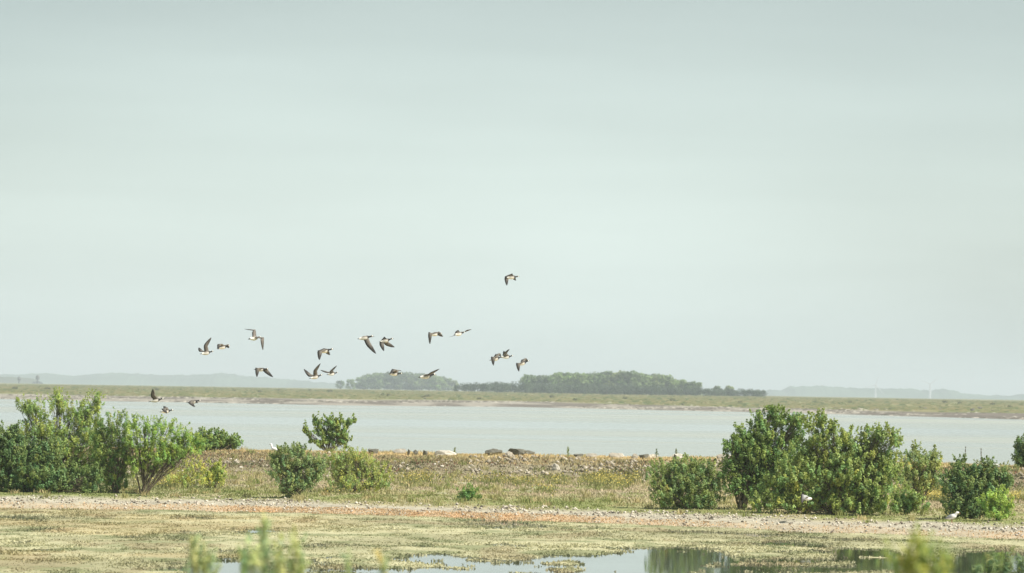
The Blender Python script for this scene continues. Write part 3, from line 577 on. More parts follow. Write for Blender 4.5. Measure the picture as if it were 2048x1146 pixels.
DKG = (0.066, 0.100, 0.040); MDG = (0.085, 0.125, 0.042); LTG = (0.125, 0.165, 0.055); YLG = (0.17, 0.20, 0.06); GRY = (0.14, 0.165, 0.085)
shrub('willow_shrub', 'tall light green willow bush at the left, feathery tops against the water', 136, 105,
      [(70, 815, 26, 24), (48, 803, 14, 12), (118, 800, 20, 22), (115, 785, 8, 12), (150, 815, 22, 20), (190, 796, 14, 18), (180, 815, 20, 18), (165, 845, 30, 30), (100, 855, 40, 34), (60, 860, 30, 30), (140, 890, 38, 34), (185, 870, 26, 34), (200, 905, 20, 30), (185, 945, 22, 26), (95, 920, 40, 36), (155, 935, 32, 30), (60, 930, 40, 40)], LTG, (0.08, 0.026), 0.95, 7, 1, upright=0.6, twig_len=0.32)
shrub('dark_shrub', 'dense dark green bush at the left picture edge in front of the tall willow', 133.5, 45,
      [(25, 862, 30, 22), (-25, 885, 45, 40), (10, 895, 40, 34), (55, 905, 40, 34), (20, 940, 50, 36), (75, 945, 45, 34), (120, 950, 36, 32), (-30, 945, 45, 40), (150, 962, 26, 20), (185, 955, 18, 22), (180, 978, 16, 8), (95, 968, 40, 16), (30, 970, 45, 16), (100, 900, 26, 26)], DKG, (0.075, 0.045), 1.35, 6, 2)
shrub('willow_shrub', 'narrow many-stemmed willow bush between the tall willow and the fan-shaped bush', 134, 232,
      [(218, 840, 20, 20), (240, 826, 10, 12), (212, 870, 24, 22), (238, 870, 22, 24), (205, 900, 18, 20), (235, 905, 26, 22), (212, 930, 20, 22), (245, 935, 20, 20), (225, 955, 22, 18), (255, 890, 18, 22), (200, 850, 14, 18), (195, 880, 14, 20), (250, 845, 14, 18), (258, 915, 16, 22), (215, 975, 20, 10), (250, 968, 16, 12), (190, 925, 16, 22)], MDG, (0.075, 0.028), 0.75, 7, 3, upright=0.65, stem_r=0.022)
shrub('willow_shrub', 'fan-shaped willow bush with bare stems spreading from one base, leaning right', 133.5, 287,
      [(268, 838, 12, 14), (290, 850, 20, 20), (312, 846, 16, 14), (338, 845, 20, 14), (360, 862, 24, 18), (385, 872, 20, 18), (330, 878, 30, 24), (290, 888, 30, 26), (365, 895, 28, 20), (320, 912, 30, 20), (280, 918, 24, 20), (345, 925, 20, 12), (300, 935, 22, 12), (268, 935, 14, 14), (262, 870, 14, 20), (395, 890, 14, 18), (340, 900, 26, 20)], (0.115, 0.165, 0.045), (0.075, 0.024), 0.85, 8, 4, upright=0.6, stem_r=0.024)
shrub('round_shrub', 'round dark green bush on the bank behind the fan-shaped willow', 165, 432,
      [(405, 872, 20, 20), (430, 868, 22, 17), (455, 875, 18, 16), (470, 886, 12, 12), (440, 888, 28, 12), (410, 890, 24, 14)], MDG, (0.09, 0.05), 1.2, 4, 5, twig_len=0.25)
shrub('leafy_sapling', 'small bright green sapling at the foot of the bank beside the fan-shaped willow', 141, 426,
      [(428, 932, 14, 13), (418, 945, 13, 14), (436, 948, 14, 16), (426, 962, 18, 10), (440, 930, 8, 10)], (0.15, 0.18, 0.055), (0.08, 0.035), 0.85, 3, 6, twig_len=0.25, stem_r=0.015)
shrub('leafy_weeds', 'low yellowish green leafy growth under the right side of the fan-shaped willow', 140, 375,
      [(350, 950, 20, 14), (380, 945, 20, 20), (395, 925, 18, 16), (370, 965, 26, 9), (405, 960, 14, 10)], (0.17, 0.19, 0.065), (0.07, 0.03), 0.5, 4, 7, stem_r=0.012, twig_len=0.25)
shrub('small_tree', 'small round tree on the bank crest with two side branches against the water', 166, 658,
      [(665, 842, 18, 14), (645, 858, 18, 16), (675, 858, 20, 18), (660, 875, 26, 18), (690, 880, 14, 16), (640, 885, 12, 12), (684, 837, 8, 8), (634, 838, 8, 8), (610, 855, 5, 8), (617, 866, 4, 7), (621, 878, 5, 6), (693, 848, 6, 6), (701, 840, 6, 5), (709, 836, 5, 4), (632, 842, 6, 8)], (0.085, 0.122, 0.040), (0.095, 0.05), 1.0, 5, 8, twig_len=0.18, cat='tree', upright=0.35, widen=0.95, shoots=3.0, tuft=0.8, drop=4)
shrub('low_shrub', 'low dark shrub tips showing on the crest left of the small round tree', 163, 592,
      [(586, 897, 10, 8), (600, 892, 5, 8), (604, 900, 10, 7), (570, 900, 8, 7)], DKG, (0.08, 0.04), 0.9, 3, 9, twig_len=0.2, stem_r=0.012)
shrub('grey_shrub', 'grey-green bush with a narrow dark foot casting a shadow left, below the small tree', 131.5, 586,
      [(570, 915, 26, 18), (605, 912, 26, 18), (555, 935, 18, 18), (590, 938, 36, 22), (625, 930, 22, 20), (575, 962, 30, 20), (610, 958, 28, 18), (585, 982, 22, 14), (565, 898, 8, 10), (628, 952, 18, 18), (640, 920, 18, 16), (595, 897, 14, 10), (548, 915, 10, 12)], (0.10, 0.135, 0.06), (0.075, 0.032), 0.95, 6, 10)
shrub('leafy_shrub', 'light green bush spreading right of the grey-green one, yellowish at its right side', 138, 715,
      [(680, 915, 22, 16), (720, 918, 24, 16), (690, 940, 28, 20), (730, 940, 28, 22), (755, 952, 22, 20), (770, 968, 16, 14), (700, 964, 34, 16), (745, 970, 30, 12), (672, 955, 18, 22), (715, 902, 14, 12), (660, 915, 18, 14), (690, 900, 16, 10), (765, 940, 14, 14)], (0.135, 0.165, 0.06), (0.075, 0.026), 0.75, 7, 11, upright=0.65)
shrub('small_plant', 'small dark green plant alone on the turf near the middle', 131.5, 934,
      [(926, 988, 14, 9), (940, 984, 12, 10), (952, 990, 10, 7), (934, 977, 7, 5)], (0.075, 0.125, 0.04), (0.075, 0.032), 1.0, 3, 12, cat='plant', twig_len=0.16, stem_r=0.01)
shrub('grey_shrub', 'medium green bush with dry-looking foot just left of the big bush', 126.5, 1372,
      [(1330, 935, 28, 22), (1370, 925, 32, 18), (1410, 935, 26, 22), (1310, 950, 18, 20), (1345, 960, 36, 26), (1390, 962, 36, 28), (1425, 965, 24, 28), (1330, 985, 30, 26), (1372, 995, 34, 22), (1412, 995, 30, 22), (1350, 1008, 34, 10), (1400, 1010, 34, 9)], (0.10, 0.135, 0.055), (0.075, 0.034), 1.0, 8, 13)
shrub('willow_shrub', 'tall left half of the big bush, crooked dark trunk showing at its foot', 126.5, 1481,
      [(1560, 828, 24, 18), (1525, 838, 24, 20), (1590, 840, 22, 18), (1495, 868, 26, 26), (1535, 868, 32, 26), (1580, 868, 28, 24), (1475, 900, 24, 22), (1510, 905, 34, 26), (1560, 905, 40, 30), (1470, 940, 24, 30), (1510, 950, 36, 32), (1555, 950, 40, 34), (1465, 970, 18, 20), (1510, 978, 30, 18), (1465, 885, 16, 16), (1545, 815, 12, 8)], MDG, (0.085, 0.038), 1.15, 5, 14, stem_r=0.045)
shrub('willow_shrub', 'widest bright-tipped bush at the right, dome of upright leafy shoots reaching the ground', 123.5, 1672,
      [(1640, 835, 12, 14), (1617, 838, 9, 10), (1655, 845, 12, 10), (1668, 848, 6, 6), (1640, 868, 26, 18), (1690, 870, 26, 20), (1740, 872, 22, 20), (1768, 862, 18, 14), (1785, 872, 14, 14), (1798, 880, 12, 7), (1620, 900, 36, 28), (1670, 905, 40, 30), (1720, 905, 40, 30), (1765, 905, 32, 26), (1590, 940, 36, 34), (1640, 945, 40, 34), (1690, 945, 40, 34), (1740, 945, 38, 34), (1775, 945, 26, 30), (1560, 980, 40, 30), (1610, 985, 40, 34), (1660, 985, 40, 34), (1710, 985, 40, 34), (1755, 985, 34, 30), (1590, 1008, 50, 16), (1650, 1012, 50, 16), (1710, 1012, 46, 15), (1755, 1008, 30, 14), (1530, 1005, 36, 16)], (0.105, 0.14, 0.05), (0.085, 0.04), 1.15, 9, 15, upright=0.6)
shrub('willow_shrub', 'paler bush behind the right end of the widest bush, thin shoots on top', 133, 1835,
      [(1820, 912, 20, 18), (1850, 915, 20, 18), (1872, 922, 14, 16), (1810, 940, 24, 24), (1845, 945, 30, 24), (1870, 955, 18, 22), (1830, 965, 34, 16), (1835, 895, 8, 12), (1870, 905, 8, 10)], (0.115, 0.145, 0.06), (0.08, 0.032), 0.9, 6, 16, upright=0.65)
shrub('round_shrub', 'small round bush between the widest bush and the dark bush at right', 124, 1818,
      [(1805, 985, 18, 16), (1830, 985, 18, 18), (1815, 1005, 26, 16), (1835, 1010, 16, 12), (1800, 1012, 16, 12)], (0.10, 0.14, 0.05), (0.08, 0.036), 1.1, 4, 17, stem_r=0.018)
shrub('dark_shrub', 'dark green bush behind the standing gull at the right', 121, 1935,
      [(1915, 940, 22, 18), (1950, 938, 26, 18), (1985, 945, 24, 18), (1905, 965, 26, 22), (1945, 965, 34, 26), (1990, 970, 28, 24), (1915, 1000, 30, 24), (1955, 1000, 36, 26), (1930, 1022, 34, 14), (1975, 1018, 26, 16), (1920, 920, 8, 10), (1975, 925, 10, 10), (2010, 958, 14, 16)], DKG, (0.08, 0.042), 1.3, 6, 18)
shrub('leafy_shrub', 'bright green bush overlapping the right side of the dark bush', 119.5, 1995,
      [(1995, 985, 20, 16), (1980, 1005, 20, 20), (2010, 1002, 18, 20), (1995, 1022, 28, 16), (2012, 1025, 14, 12)], (0.13, 0.18, 0.05), (0.075, 0.03), 1.1, 5, 19, stem_r=0.018)
shrub('dark_shrub', 'dark bush cut off by the right picture edge above the bank', 158, 2060,
      [(2050, 885, 18, 18), (2075, 890, 26, 26), (2045, 908, 16, 14), (2070, 920, 28, 16), (2050, 925, 18, 10)], DKG, (0.09, 0.05), 1.3, 4, 20)
shrub('low_shrub', 'low green weeds on the crest between the dark bush and the right edge', 156, 1990,
      [(1915, 925, 14, 10), (1960, 930, 20, 8), (2000, 932, 18, 8), (2020, 945, 20, 10)], (0.11, 0.13, 0.06), (0.08, 0.03), 0.7, 4, 21, stem_r=0.012)
# blurred shoots close to the camera
def near_shrub(name, label, D, base_px, clumps, col, seed, leaf, dens, up=0.85, tl=0.28, cat='shrub'):
    bp = at(base_px, 1146, D); return shrub(name, label, D, base_px, clumps, col, leaf, dens, 5, seed, cat=cat, upright=up, twig_len=tl, stem_r=0.006, depth=1.0, colvar=0.2, tuft=0.42, widen=1.0, shoots=0, drop=0)
near_shrub('near_willow_shoots', 'blurred pale grey-green willow shoots in the foreground, the largest clump', 27, 545,
           [(526, 1092, 11, 26), (530, 1068, 3, 12), (500, 1122, 14, 24), (518, 1135, 20, 30), (560, 1115, 16, 22), (590, 1105, 9, 20), (572, 1140, 30, 26), (545, 1150, 50, 20), (606, 1140, 12, 22), (486, 1130, 6, 20)], (0.17, 0.20, 0.115), 31, (0.05, 0.010), 2.4)
near_shrub('near_willow_shoots', 'thin blurred grey-green shoots left of the largest foreground clump', 27, 405,
           [(386, 1105, 4, 18), (394, 1125, 8, 22), (412, 1130, 7, 20), (425, 1145, 12, 14), (402, 1150, 14, 14)], (0.17, 0.195, 0.115), 32, (0.045, 0.010), 1.3)
near_shrub('near_willow_shoots', 'sparse blurred twigs in the foreground right of the largest clump', 26, 735,
           [(700, 1146, 8, 10), (768, 1140, 5, 14)], (0.17, 0.19, 0.11), 33, (0.042, 0.009), 0.4)
near_shrub('near_yellow_shoots', 'blurred bright yellow-green shoots in the right foreground', 21, 1845,
           [(1835, 1098, 9, 22), (1815, 1122, 14, 18), (1850, 1122, 16, 18), (1875, 1132, 12, 16), (1800, 1145, 20, 14), (1850, 1150, 34, 16), (1895, 1152, 14, 8)], (0.14, 0.165, 0.055), 34, (0.04, 0.011), 2.6)
near_shrub('near_reeds', 'soft green reedy plant at the bottom right corner', 58, 2005,
           [(1985, 1130, 22, 22), (2018, 1132, 22, 24), (2045, 1138, 20, 24), (1965, 1148, 22, 12), (2010, 1150, 40, 14)], (0.085, 0.115, 0.055), 35, (0.12, 0.016), 1.2, 0.9, 0.3, 'plant')

# crest spikes and dead stalks
def spike(px, py_top, py_base, D, col, label, seed, name='flower_spike', w=0.03):
    r = np.random.default_rng(seed); b = at(px, py_base, D); t = at(px + r.uniform(-2, 2), py_top, D); gz = float(ground_z(b[0], D)); b[2] = gz - 0.02
    e = empty(name, tuple(b)); tag(e, label, 'plant'); h = t[2] - gz
    v, f = tube([b, b * 0.5 + t * 0.5 + r.normal(size=3) * 0.01, t], [0.012, 0.01, 0.005], 4); mesh_np('stem', v, f, M_BARK, e, np.tile(np.array(col) * 0.8, (len(v), 1)))
    n = 130; s = r.random(n); P = b + (t - b) * s[:, None] + r.normal(size=(n, 3)) * (w * 1.7 * (1.25 - s))[:, None]; P[:, 2] = np.maximum(P[:, 2], gz + 0.02); V, F = leaf_quads(P, unit(n, r), 0.06, 0.03, r); mesh_np('leaves', V, F, M_LEAF, e, np.tile(col, (len(V), 1)))
spike(1136, 893, 912, 165, (0.30, 0.36, 0.15), 'slender green flower spike standing on the bank crest near the middle', 1)
spike(1314, 898, 912, 165, (0.17, 0.22, 0.10), 'small dark green spike on the crest beside the pale broad boulder', 2)
spike(1354, 897, 910, 165.5, (0.20, 0.23, 0.12), 'short spike beside the white wedge boulder on the crest', 3)
spike(908, 895, 908, 166, (0.28, 0.33, 0.16), 'short green spike right of the long white slab', 4)
spike(1930, 893, 940, 157, (0.20, 0.17, 0.11), 'thin dry stalk above the dark bush, left of the taller one', 5, 'dry_stalk', 0.008)
spike(1962, 897, 940, 157, (0.20, 0.17, 0.11), 'thin dry stalk above the dark bush, right of its neighbour', 6, 'dry_stalk', 0.008)

# ------------------------------------------------------------------ birds
def loft_body(T, H, up, k, prof_, colour):
    """body along T (tail) -> H (bill): prof_ = (t, half width, half height, drop); colour(t, s) with s = -1 belly .. 1 back"""
    u = H - T; L = np.linalg.norm(u); u /= L; side = np.cross(u, up); side /= np.linalg.norm(side); w = np.cross(side, u); seg = 10; V = []; C = []
    for (t, a, b, dr) in prof_:
        c = T + u * L * t - w * dr * k
        for j in range(seg):
            th = 2 * math.pi * j / seg; V.append(c + side * a * k * math.cos(th) + w * b * k * math.sin(th)); C.append(colour(t, math.sin(th)))
    F = []
    for i in range(len(prof_) - 1):
        for j in range(seg): F.append((i * seg + j, i * seg + (j + 1) % seg, (i + 1) * seg + (j + 1) % seg, (i + 1) * seg + j))
    for r0 in (0, (len(prof_) - 1) * seg):
        for j in range(1, seg - 2, 2): F.append((r0, r0 + j, r0 + j + 1, r0 + j + 2))
    return np.array(V), np.array(F), np.array(C), u, side, w

def loft_wing(S, Wp, Tp, u, w, k, top, under, tipc):
    """wing through shoulder S, wrist Wp, tip Tp; chord runs back along -u"""
    st = [0, 0.15, 0.3, 0.42, 0.52, 0.62, 0.72, 0.82, 0.91, 1.0]; ch = [0.20, 0.20, 0.195, 0.19, 0.185, 0.165, 0.14, 0.11, 0.075, 0.02]; V = []; C = []
    for s, c in zip(st, ch):
        c *= k; q = s / 0.42
        p = S + (Wp - S) * q if s <= 0.42 else Wp + (Tp - Wp) * ((s - 0.42) / 0.58)
        sp = (Wp - S) if s < 0.36 else ((Tp - Wp) if s > 0.48 else (Tp - S)); sp = sp / (np.linalg.norm(sp) + 1e-9)
        b = -u + sp * (sp @ u); nb = np.linalg.norm(b); b = b / nb if nb > 0.15 else np.cross(sp, w)
        b /= np.linalg.norm(b); n = np.cross(b, sp); n = n if n @ w > 0 else -n
        th = 0.016 * k * (1.2 - s)
        tc_ = mix(np.array(top), np.array(tipc), smooth(0.5, 0.75, np.array(s))); uc = mix(np.array(under), np.array(tipc), 0.6 * smooth(0.55, 0.85, np.array(s)))
        for (fx_, nz_, cc) in ((-0.28, 0, tc_), (0.0, 1, tc_), (0.35, 0.6, np.array(top) * 0.75 * (1 - s) + np.array(tipc) * s), (0.72, 0.0, tipc), (0.3, -0.6, uc), (0.0, -0.7, uc)):
            V.append(p + b * fx_ * c + n * nz_ * th); C.append(cc)
    F = []; seg = 6
    for i in range(len(st) - 1):
        for j in range(seg): F.append((i * seg + j, i * seg + (j + 1) % seg, (i + 1) * seg + (j + 1) % seg, (i + 1) * seg + j))
    e = (len(st) - 1) * seg; F += [(0, 1, 2, 3), (0, 3, 4, 5), (e, e + 1, e + 2, e + 3), (e, e + 3, e + 4, e + 5)]
    return np.array(V), np.array(F), np.array(C)

GOOSE_P = [(0, 0.05, 0.006, 0.0), (0.06, 0.06, 0.012, 0), (0.13, 0.045, 0.032, 0), (0.2, 0.056, 0.052, 0.004), (0.3, 0.075, 0.072, 0.01), (0.42, 0.088, 0.085, 0.014), (0.54, 0.085, 0.082, 0.014), (0.63, 0.066, 0.064, 0.008), (0.69, 0.043, 0.045, 0), (0.74, 0.028, 0.031, -0.004), (0.82, 0.024, 0.027, -0.008), (0.87, 0.028, 0.032, -0.012), (0.905, 0.033, 0.036, -0.014), (0.94, 0.027, 0.029, -0.012), (0.962, 0.013, 0.015, -0.008), (0.985, 0.009, 0.010, -0.005), (1.0, 0.003, 0.003, -0.003)]
BLK = np.array([0.018, 0.018, 0.018]); WHT = np.array([0.78, 0.76, 0.70]); GRYB = np.array([0.20, 0.18, 0.15]); FLK = np.array([0.62, 0.59, 0.53])
def goose_col(t, s):
    if t < 0.11: return BLK
    if t < 0.22: return WHT
    if t < 0.61: return GRYB if s > 0.35 else (FLK if s > -0.5 else WHT)
    if t < 0.885: return BLK
    if t < 0.955: return BLK if s > 0.75 else WHT
    return BLK
GULL_P = [(0, 0.04, 0.005, 0), (0.1, 0.045, 0.012, 0), (0.2, 0.035, 0.03, 0), (0.35, 0.055, 0.052, 0.006), (0.52, 0.066, 0.064, 0.008), (0.66, 0.058, 0.058, 0.004), (0.76, 0.040, 0.042, -0.006), (0.84, 0.038, 0.040, -0.012), (0.90, 0.030, 0.032, -0.012), (0.94, 0.012, 0.013, -0.008), (1.0, 0.003, 0.004, 0)]
GWHT = np.array([0.80, 0.78, 0.74]); GGRY = np.array([0.34, 0.34, 0.34])
def gull_col(t, s):
    if t > 0.93: return np.array([0.35, 0.12, 0.06])
    if 0.22 < t < 0.66 and s > 0.3: return GGRY
    return GWHT

def flying(name, label, cat, D, tail, head, wing_a, wing_b, bank=0.0, length=0.64, toward=1, group=None, colours=None, prof_=GOOSE_P, colf=goose_col, span=(0.27, 0.40)):
    """tail/head and each wing's (wrist, tip) in photograph pixels; the third value of a wing is its depth sign (-1 near, 1 far)"""
    T = at(tail[0], tail[1], D); H = at(head[0], head[1], D); l2 = np.linalg.norm(H - T); k = max(length, l2 * 1.02) / length; L = length * k
    dy = math.sqrt(max(0, L * L - l2 * l2)) * toward; T[1] -= dy / 2; H[1] += dy / 2
    up = np.array([math.sin(bank), -0.0, math.cos(bank)]); V, F, C, u, side, w = loft_body(T, H, up, k, prof_, colf); parts = [(V, F)]; cols = [C]
    top, und, tipc = colours or (np.array([0.15, 0.135, 0.115]), np.array([0.17, 0.15, 0.13]), np.array([0.03, 0.028, 0.027]))
    for (wr, tp, sg) in (wing_a, wing_b):
        S = T + u * L * 0.56 + w * 0.045 * k + np.array([0, sg * 0.03 * k, 0])
        def solve(p0, q, ln):
            e = at(q[0], q[1], p0[1]); d2 = math.hypot(e[0] - p0[0], e[2] - p0[2]); ln = max(ln * k, d2 * 1.001)
            dd = math.sqrt(max(0, ln * ln - d2 * d2)); return at(q[0], q[1], p0[1] + sg * min(dd, 0.95 * ln))
        Wp = solve(S, wr, span[0]); Tp = solve(Wp, tp, span[1])
        v, f, c = loft_wing(S, Wp, Tp, u, w, k, top, und, tipc); parts.append((v, f)); cols.append(c)
    V, F = join(parts); cen_ = (T + H) / 2; o = mesh_np(name, V - cen_, F, M_FEATHER, None, np.concatenate(cols), True); o.location = cen_
    return tag(o, label, cat, group)

G = 'geese flying to the right'
def goose(label, tail, head, wa, wb, D=167, bank=0, toward=1): return flying('goose', label, 'goose', D, tail, head, wa, wb, bank, toward=toward, group=G)
goose('leftmost sky goose, one wing raised high, beside a smaller hunched one', (401, 708), (427, 702.5), ((413, 692), (423, 675), -1), ((404, 702), (398, 695), 1), 165)
goose('goose with wings curved down just right of the leftmost sky goose', (434, 697), (460, 691), ((441, 688), (436, 699), -1), ((455, 689), (458, 696), 1), 178)
goose('largest goose, banking with its underside shown and wings spread wide', (498, 678), (521, 674), ((509.5, 660), (489, 658), 1), ((526, 675.5), (526, 700), -1), 150, bank=-0.5, toward=1)
goose('goose with both wings pointing down below the banking goose', (508, 739), (537, 738), ((517, 737), (514, 754), -1), ((532, 739), (546, 754), 1), 165)
goose('goose gliding above the pair with raised wings, both its wings hanging down', (635, 704), (667, 698), ((642, 703), (639, 720), -1), ((654, 700), (660, 710), 1), 170)
goose('left goose of the pair with raised wings beside the far hills', (619, 757), (645, 749.5), ((632, 742), (641, 727), -1), ((621, 750), (608, 738), 1), 166)
goose('right goose of the pair with raised wings beside the far hills', (654, 749.5), (676, 745), ((664, 742), (674, 731), -1), ((655, 744), (641, 740), 1), 185)
goose('goose seen from below with a long wing slanting down to the right', (715, 678), (747, 672), ((738, 686), (752, 707), -1), ((742, 674), (750, 672.5), 1), 160)
goose('goose right behind the one with the long slanting wing, wings down', (758, 684), (787, 677), ((765, 687), (768, 702), -1), ((774, 685), (789, 694), 1), 166)
goose('goose flying low before the smaller far wood, its wings arched over', (777, 748), (805, 747), ((791, 739), (780, 748), -1), ((796, 740), (803, 742), 1), 172)
goose('upper goose, humped wings, just left of the flat-gliding one', (858, 669), (884, 667), ((862, 667), (860, 688), -1), ((876, 664), (886, 673), 1), 170)
goose('goose gliding with wings held flat in one slanting line', (908, 670), (930, 664.5), ((912, 670), (899, 674), -1), ((928, 664), (943, 659), 1), 172, bank=-0.2)
goose('goose before the smaller far wood with one wing raised to the right', (837, 755), (872, 748.5), ((862, 748), (879, 738), -1), ((846, 752), (838, 755), 1), 166)
goose('highest goose, alone in the sky above all the others', (1011, 555.5), (1039, 553), ((1015, 556), (1014, 571), -1), ((1026, 551), (1032, 561), 1), 178)
goose('left goose of the touching pair, wing drooping', (979, 721), (1006, 713), ((988, 714), (987, 731), -1), ((998, 707), (1002, 712), 1), 176)
goose('right goose of the touching pair, wing raised', (1002, 715.5), (1027, 711.5), ((1010, 709), (1019, 698), -1), ((1012, 707), (1008, 702), 1), 184)
goose('rightmost goose, lower than the touching pair, wings curved down', (1033, 731), (1059, 721), ((1038, 727), (1038, 743), -1), ((1050, 717), (1056, 722), 1), 178)
goose('goose over the far shoreline with one wing straight up, above the left bushes', (298, 803), (328, 797), ((308, 791), (306, 778), -1), ((309, 792), (304, 783), 1), 160)
goose('lowest goose, skimming the water just above the left bushes', (320, 824), (347, 820), ((329, 817), (334, 827), -1), ((334, 816), (328, 812), 1), 168)
goose('low goose over the water right of the one with an upright wing', (373, 805), (402, 801), ((382, 804), (390, 814), -1), ((390, 803), (396, 806), 1), 163)

GULLC = (np.array([0.40, 0.40, 0.40]), np.array([0.66, 0.64, 0.60]), np.array([0.06, 0.055, 0.05]))
flying('flying_gull', 'white gull flying low in front of the big right bush', 'gull', 119.5, (1602, 994), (1625, 999), ((1610, 992), (1604, 1007), -1), ((1612, 991), (1616, 993), 1), 0, 0.38, 1, None, GULLC, GULL_P, gull_col, (0.17, 0.26))

def standing_bird(name, label, cat, px, py, D, yaw, size, pitch=0.25, body=gull_col, prof_=GULL_P, neck=0.12, wingc=GGRY, tipc=BLK, on_px=True):
    """bird on its two legs, feet under photograph pixel (px, py); yaw 0 faces right"""
    p = px2ground(px, py) if D is None else at(px, py, D); gz = float(ground_z(p[0], p[1])); c, s_ = math.cos(yaw), math.sin(yaw); k = size / 0.38; hleg = 0.11 * k
    fwd = np.array([c * math.cos(pitch), s_ * math.cos(pitch), math.sin(pitch)]); o0 = np.array([p[0], p[1], gz + hleg + 0.05 * k])
    T = o0 - fwd * 0.2 * k; H = o0 + fwd * 0.12 * k
    P2 = [(0, 0.02, 0.006, 0), (0.15, 0.032, 0.025, 0), (0.35, 0.055, 0.055, 0), (0.6, 0.068, 0.07, 0), (0.8, 0.058, 0.06, 0), (0.95, 0.035, 0.04, 0), (1.0, 0.01, 0.01, 0)]
    V, F, C, u, side, w = loft_body(T, H, np.array([0, 0, 1.0]), k, P2, lambda t, s: (tipc if t < 0.12 else (wingc if (s > -0.25 and t < 0.72) else GWHT)) if cat == 'gull' else wingc)
    parts = [(V, F)]; cols = [C]
    n0 = o0 + fwd * 0.09 * k + np.array([0, 0, 0.02 * k]); n1 = n0 + np.array([c * 0.05, s_ * 0.05, neck]) * k; hb = n1 + np.array([c, s_, -0.15]) * 0.045 * k; hc = GWHT if cat == 'gull' else wingc * 1.1
    v, f = tube([n0, n0 * 0.5 + n1 * 0.5, n1, n1 + (hb - n1) * 0.5, hb], np.array([0.042, 0.034, 0.036, 0.028, 0.012]) * k, 8); parts.append((v, f)); cols.append(np.tile(hc, (len(v), 1)))
    v, f = tube([hb - (hb - n1) * 0.1, hb + np.array([c, s_, -0.2]) * 0.04 * k], [0.010 * k, 0.003 * k], 6); parts.append((v, f)); cols.append(np.tile([0.30, 0.09, 0.05], (len(v), 1)))
    for sg in (-1, 1):
        hip = o0 + side * 0.028 * sg * k - np.array([0, 0, 0.04 * k]); ft = hip.copy(); ft[2] = gz
        v, f = tube([hip, (hip + ft) / 2 + fwd * -0.008, ft, ft + np.array([c, s_, 0.02]) * 0.045 * k], np.array([0.008, 0.006, 0.006, 0.003]) * k, 5); parts.append((v, f)); cols.append(np.tile([0.36, 0.15, 0.09], (len(v), 1)))
    V, F = join(parts); b = np.array([p[0], p[1], gz]); o = mesh_np(name, V - b, F, M_FEATHER, None, np.concatenate(cols), True); o.location = b
    return tag(o, label, cat)
standing_bird('standing_gull', 'white and grey gull standing on the shingle before the dark right bush', 'gull', 1904, 1046, None, -0.35, 0.46, 0.3, neck=0.06)
standing_bird('standing_gull', 'white gull standing on the bank crest left of the small round tree', 'gull', 549, 906, 163.5, 2.9, 0.44, 0.3, neck=0.14, wingc=np.array([0.62, 0.61, 0.58]))
standing_bird('standing_gull', 'white gull on the crest near the right picture edge', 'gull', 1992, 934, 157, 2.7, 0.42, 0.1, neck=0.06, wingc=np.array([0.62, 0.61, 0.58]))
standing_bird('wader', 'tiny brown wading bird on the mud below the big right bush', 'bird', 1664, 1068, None, 0.5, 0.17, 0.5, neck=0.06, wingc=np.array([0.16, 0.13, 0.10]))

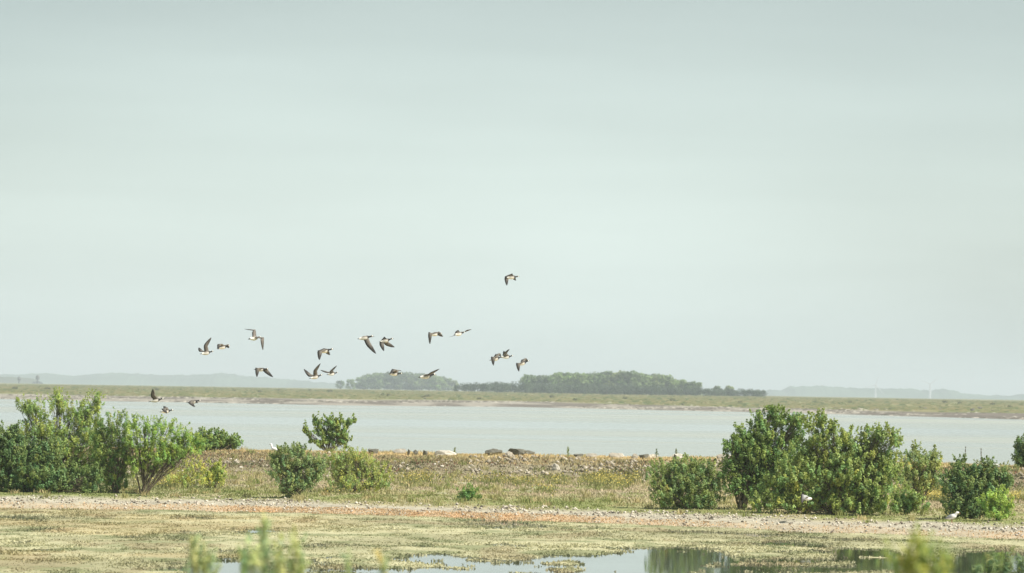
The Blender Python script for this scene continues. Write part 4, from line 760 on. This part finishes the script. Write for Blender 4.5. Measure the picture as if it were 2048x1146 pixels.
# ------------------------------------------------------------------ far markers and turbines
def beacon(px, ytop, ybase, D, label):
    b = at(px, ybase, D); t = at(px, ytop, D); h = t[2] - 0.0; e = empty('beacon', (b[0], D, 0)); tag(e, label, 'beacon'); col = np.array([0.07, 0.07, 0.06])
    v, f = tube([[b[0], D, -0.5], [b[0], D, h * 0.6]], [h * 0.10, h * 0.08], 8); mesh_np('post', v, f, M_PAINT, e, np.tile(col, (len(v), 1)))
    v, f = tube([[b[0], D, h * 0.55], [b[0], D, h * 0.62], [b[0], D, h * 0.9], [b[0], D, h]], [h * 0.1, h * 0.2, h * 0.17, h * 0.03], 8); mesh_np('top_mark', v, f, M_PAINT, e, np.tile(col, (len(v), 1)))
beacon(38, 753, 764, 3900, 'small dark beacon on the far water, nearer the left picture edge')
beacon(75, 750, 765, 3900, 'taller dark beacon on the far water right of the small one')
def turbine(px, ytop, D, label, ang):
    t = at(px, ytop, D); x = t[0]; hub = t[2]; e = empty('wind_turbine', (x, D, 0)); tag(e, label, 'wind turbine', None); w_ = np.array([0.56, 0.57, 0.57])
    v, f = tube([[x, D, -1], [x, D, hub * 0.5], [x, D, hub]], [2.2, 1.7, 1.2], 8); mesh_np('tower', v, f, M_PAINT, e, np.tile(w_, (len(v), 1)))
    v, f = tube([[x, D - 4.5, hub], [x, D - 3.0, hub], [x, D + 4, hub]], [0.6, 1.6, 1.4], 8); mesh_np('nacelle', v, f, M_PAINT, e, np.tile(w_, (len(v), 1)))
    for q in range(3):
        a = ang + q * 2.0944; d = np.array([math.sin(a), 0, math.cos(a)]); o = np.array([x, D - 4, hub]); v, f = tube([o, o + d * 4, o + d * 24], [0.6, 0.9, 0.2], 5); mesh_np('blade', v, f, M_PAINT, e, np.tile(w_, (len(v), 1)))
turbine(1751, 770, 7350, 'faint white wind turbine before the hazy far woods, left of two', 0.3)
turbine(1860, 768, 7400, 'faint white wind turbine before the hazy far woods, right of two', 0.9)

# ------------------------------------------------------------------ haze
import bmesh
bm = bmesh.new(); bmesh.ops.create_cube(bm, size=1); me = bpy.data.meshes.new('haze'); bm.to_mesh(me); bm.free()
hz = bpy.data.objects.new('haze', me); COL.objects.link(hz); hz.scale = (14000, 16200, 73); hz.location = (0, 7900, 33)
hm = bpy.data.materials.new('haze_air'); hm.use_nodes = True; t = hm.node_tree; t.nodes.remove(t.nodes['Principled BSDF'])
pv = t.nodes.new('ShaderNodeVolumePrincipled'); pv.inputs['Color'].default_value = (0.86, 0.96, 1.0, 1); pv.inputs['Density'].default_value = 0.00018; pv.inputs['Anisotropy'].default_value = 0.0
t.links.new(pv.outputs[0], t.nodes['Material Output'].inputs['Volume']); me.materials.append(hm)
tag(hz, 'pale haze lying over the water and far shore', 'haze', kind='stuff')
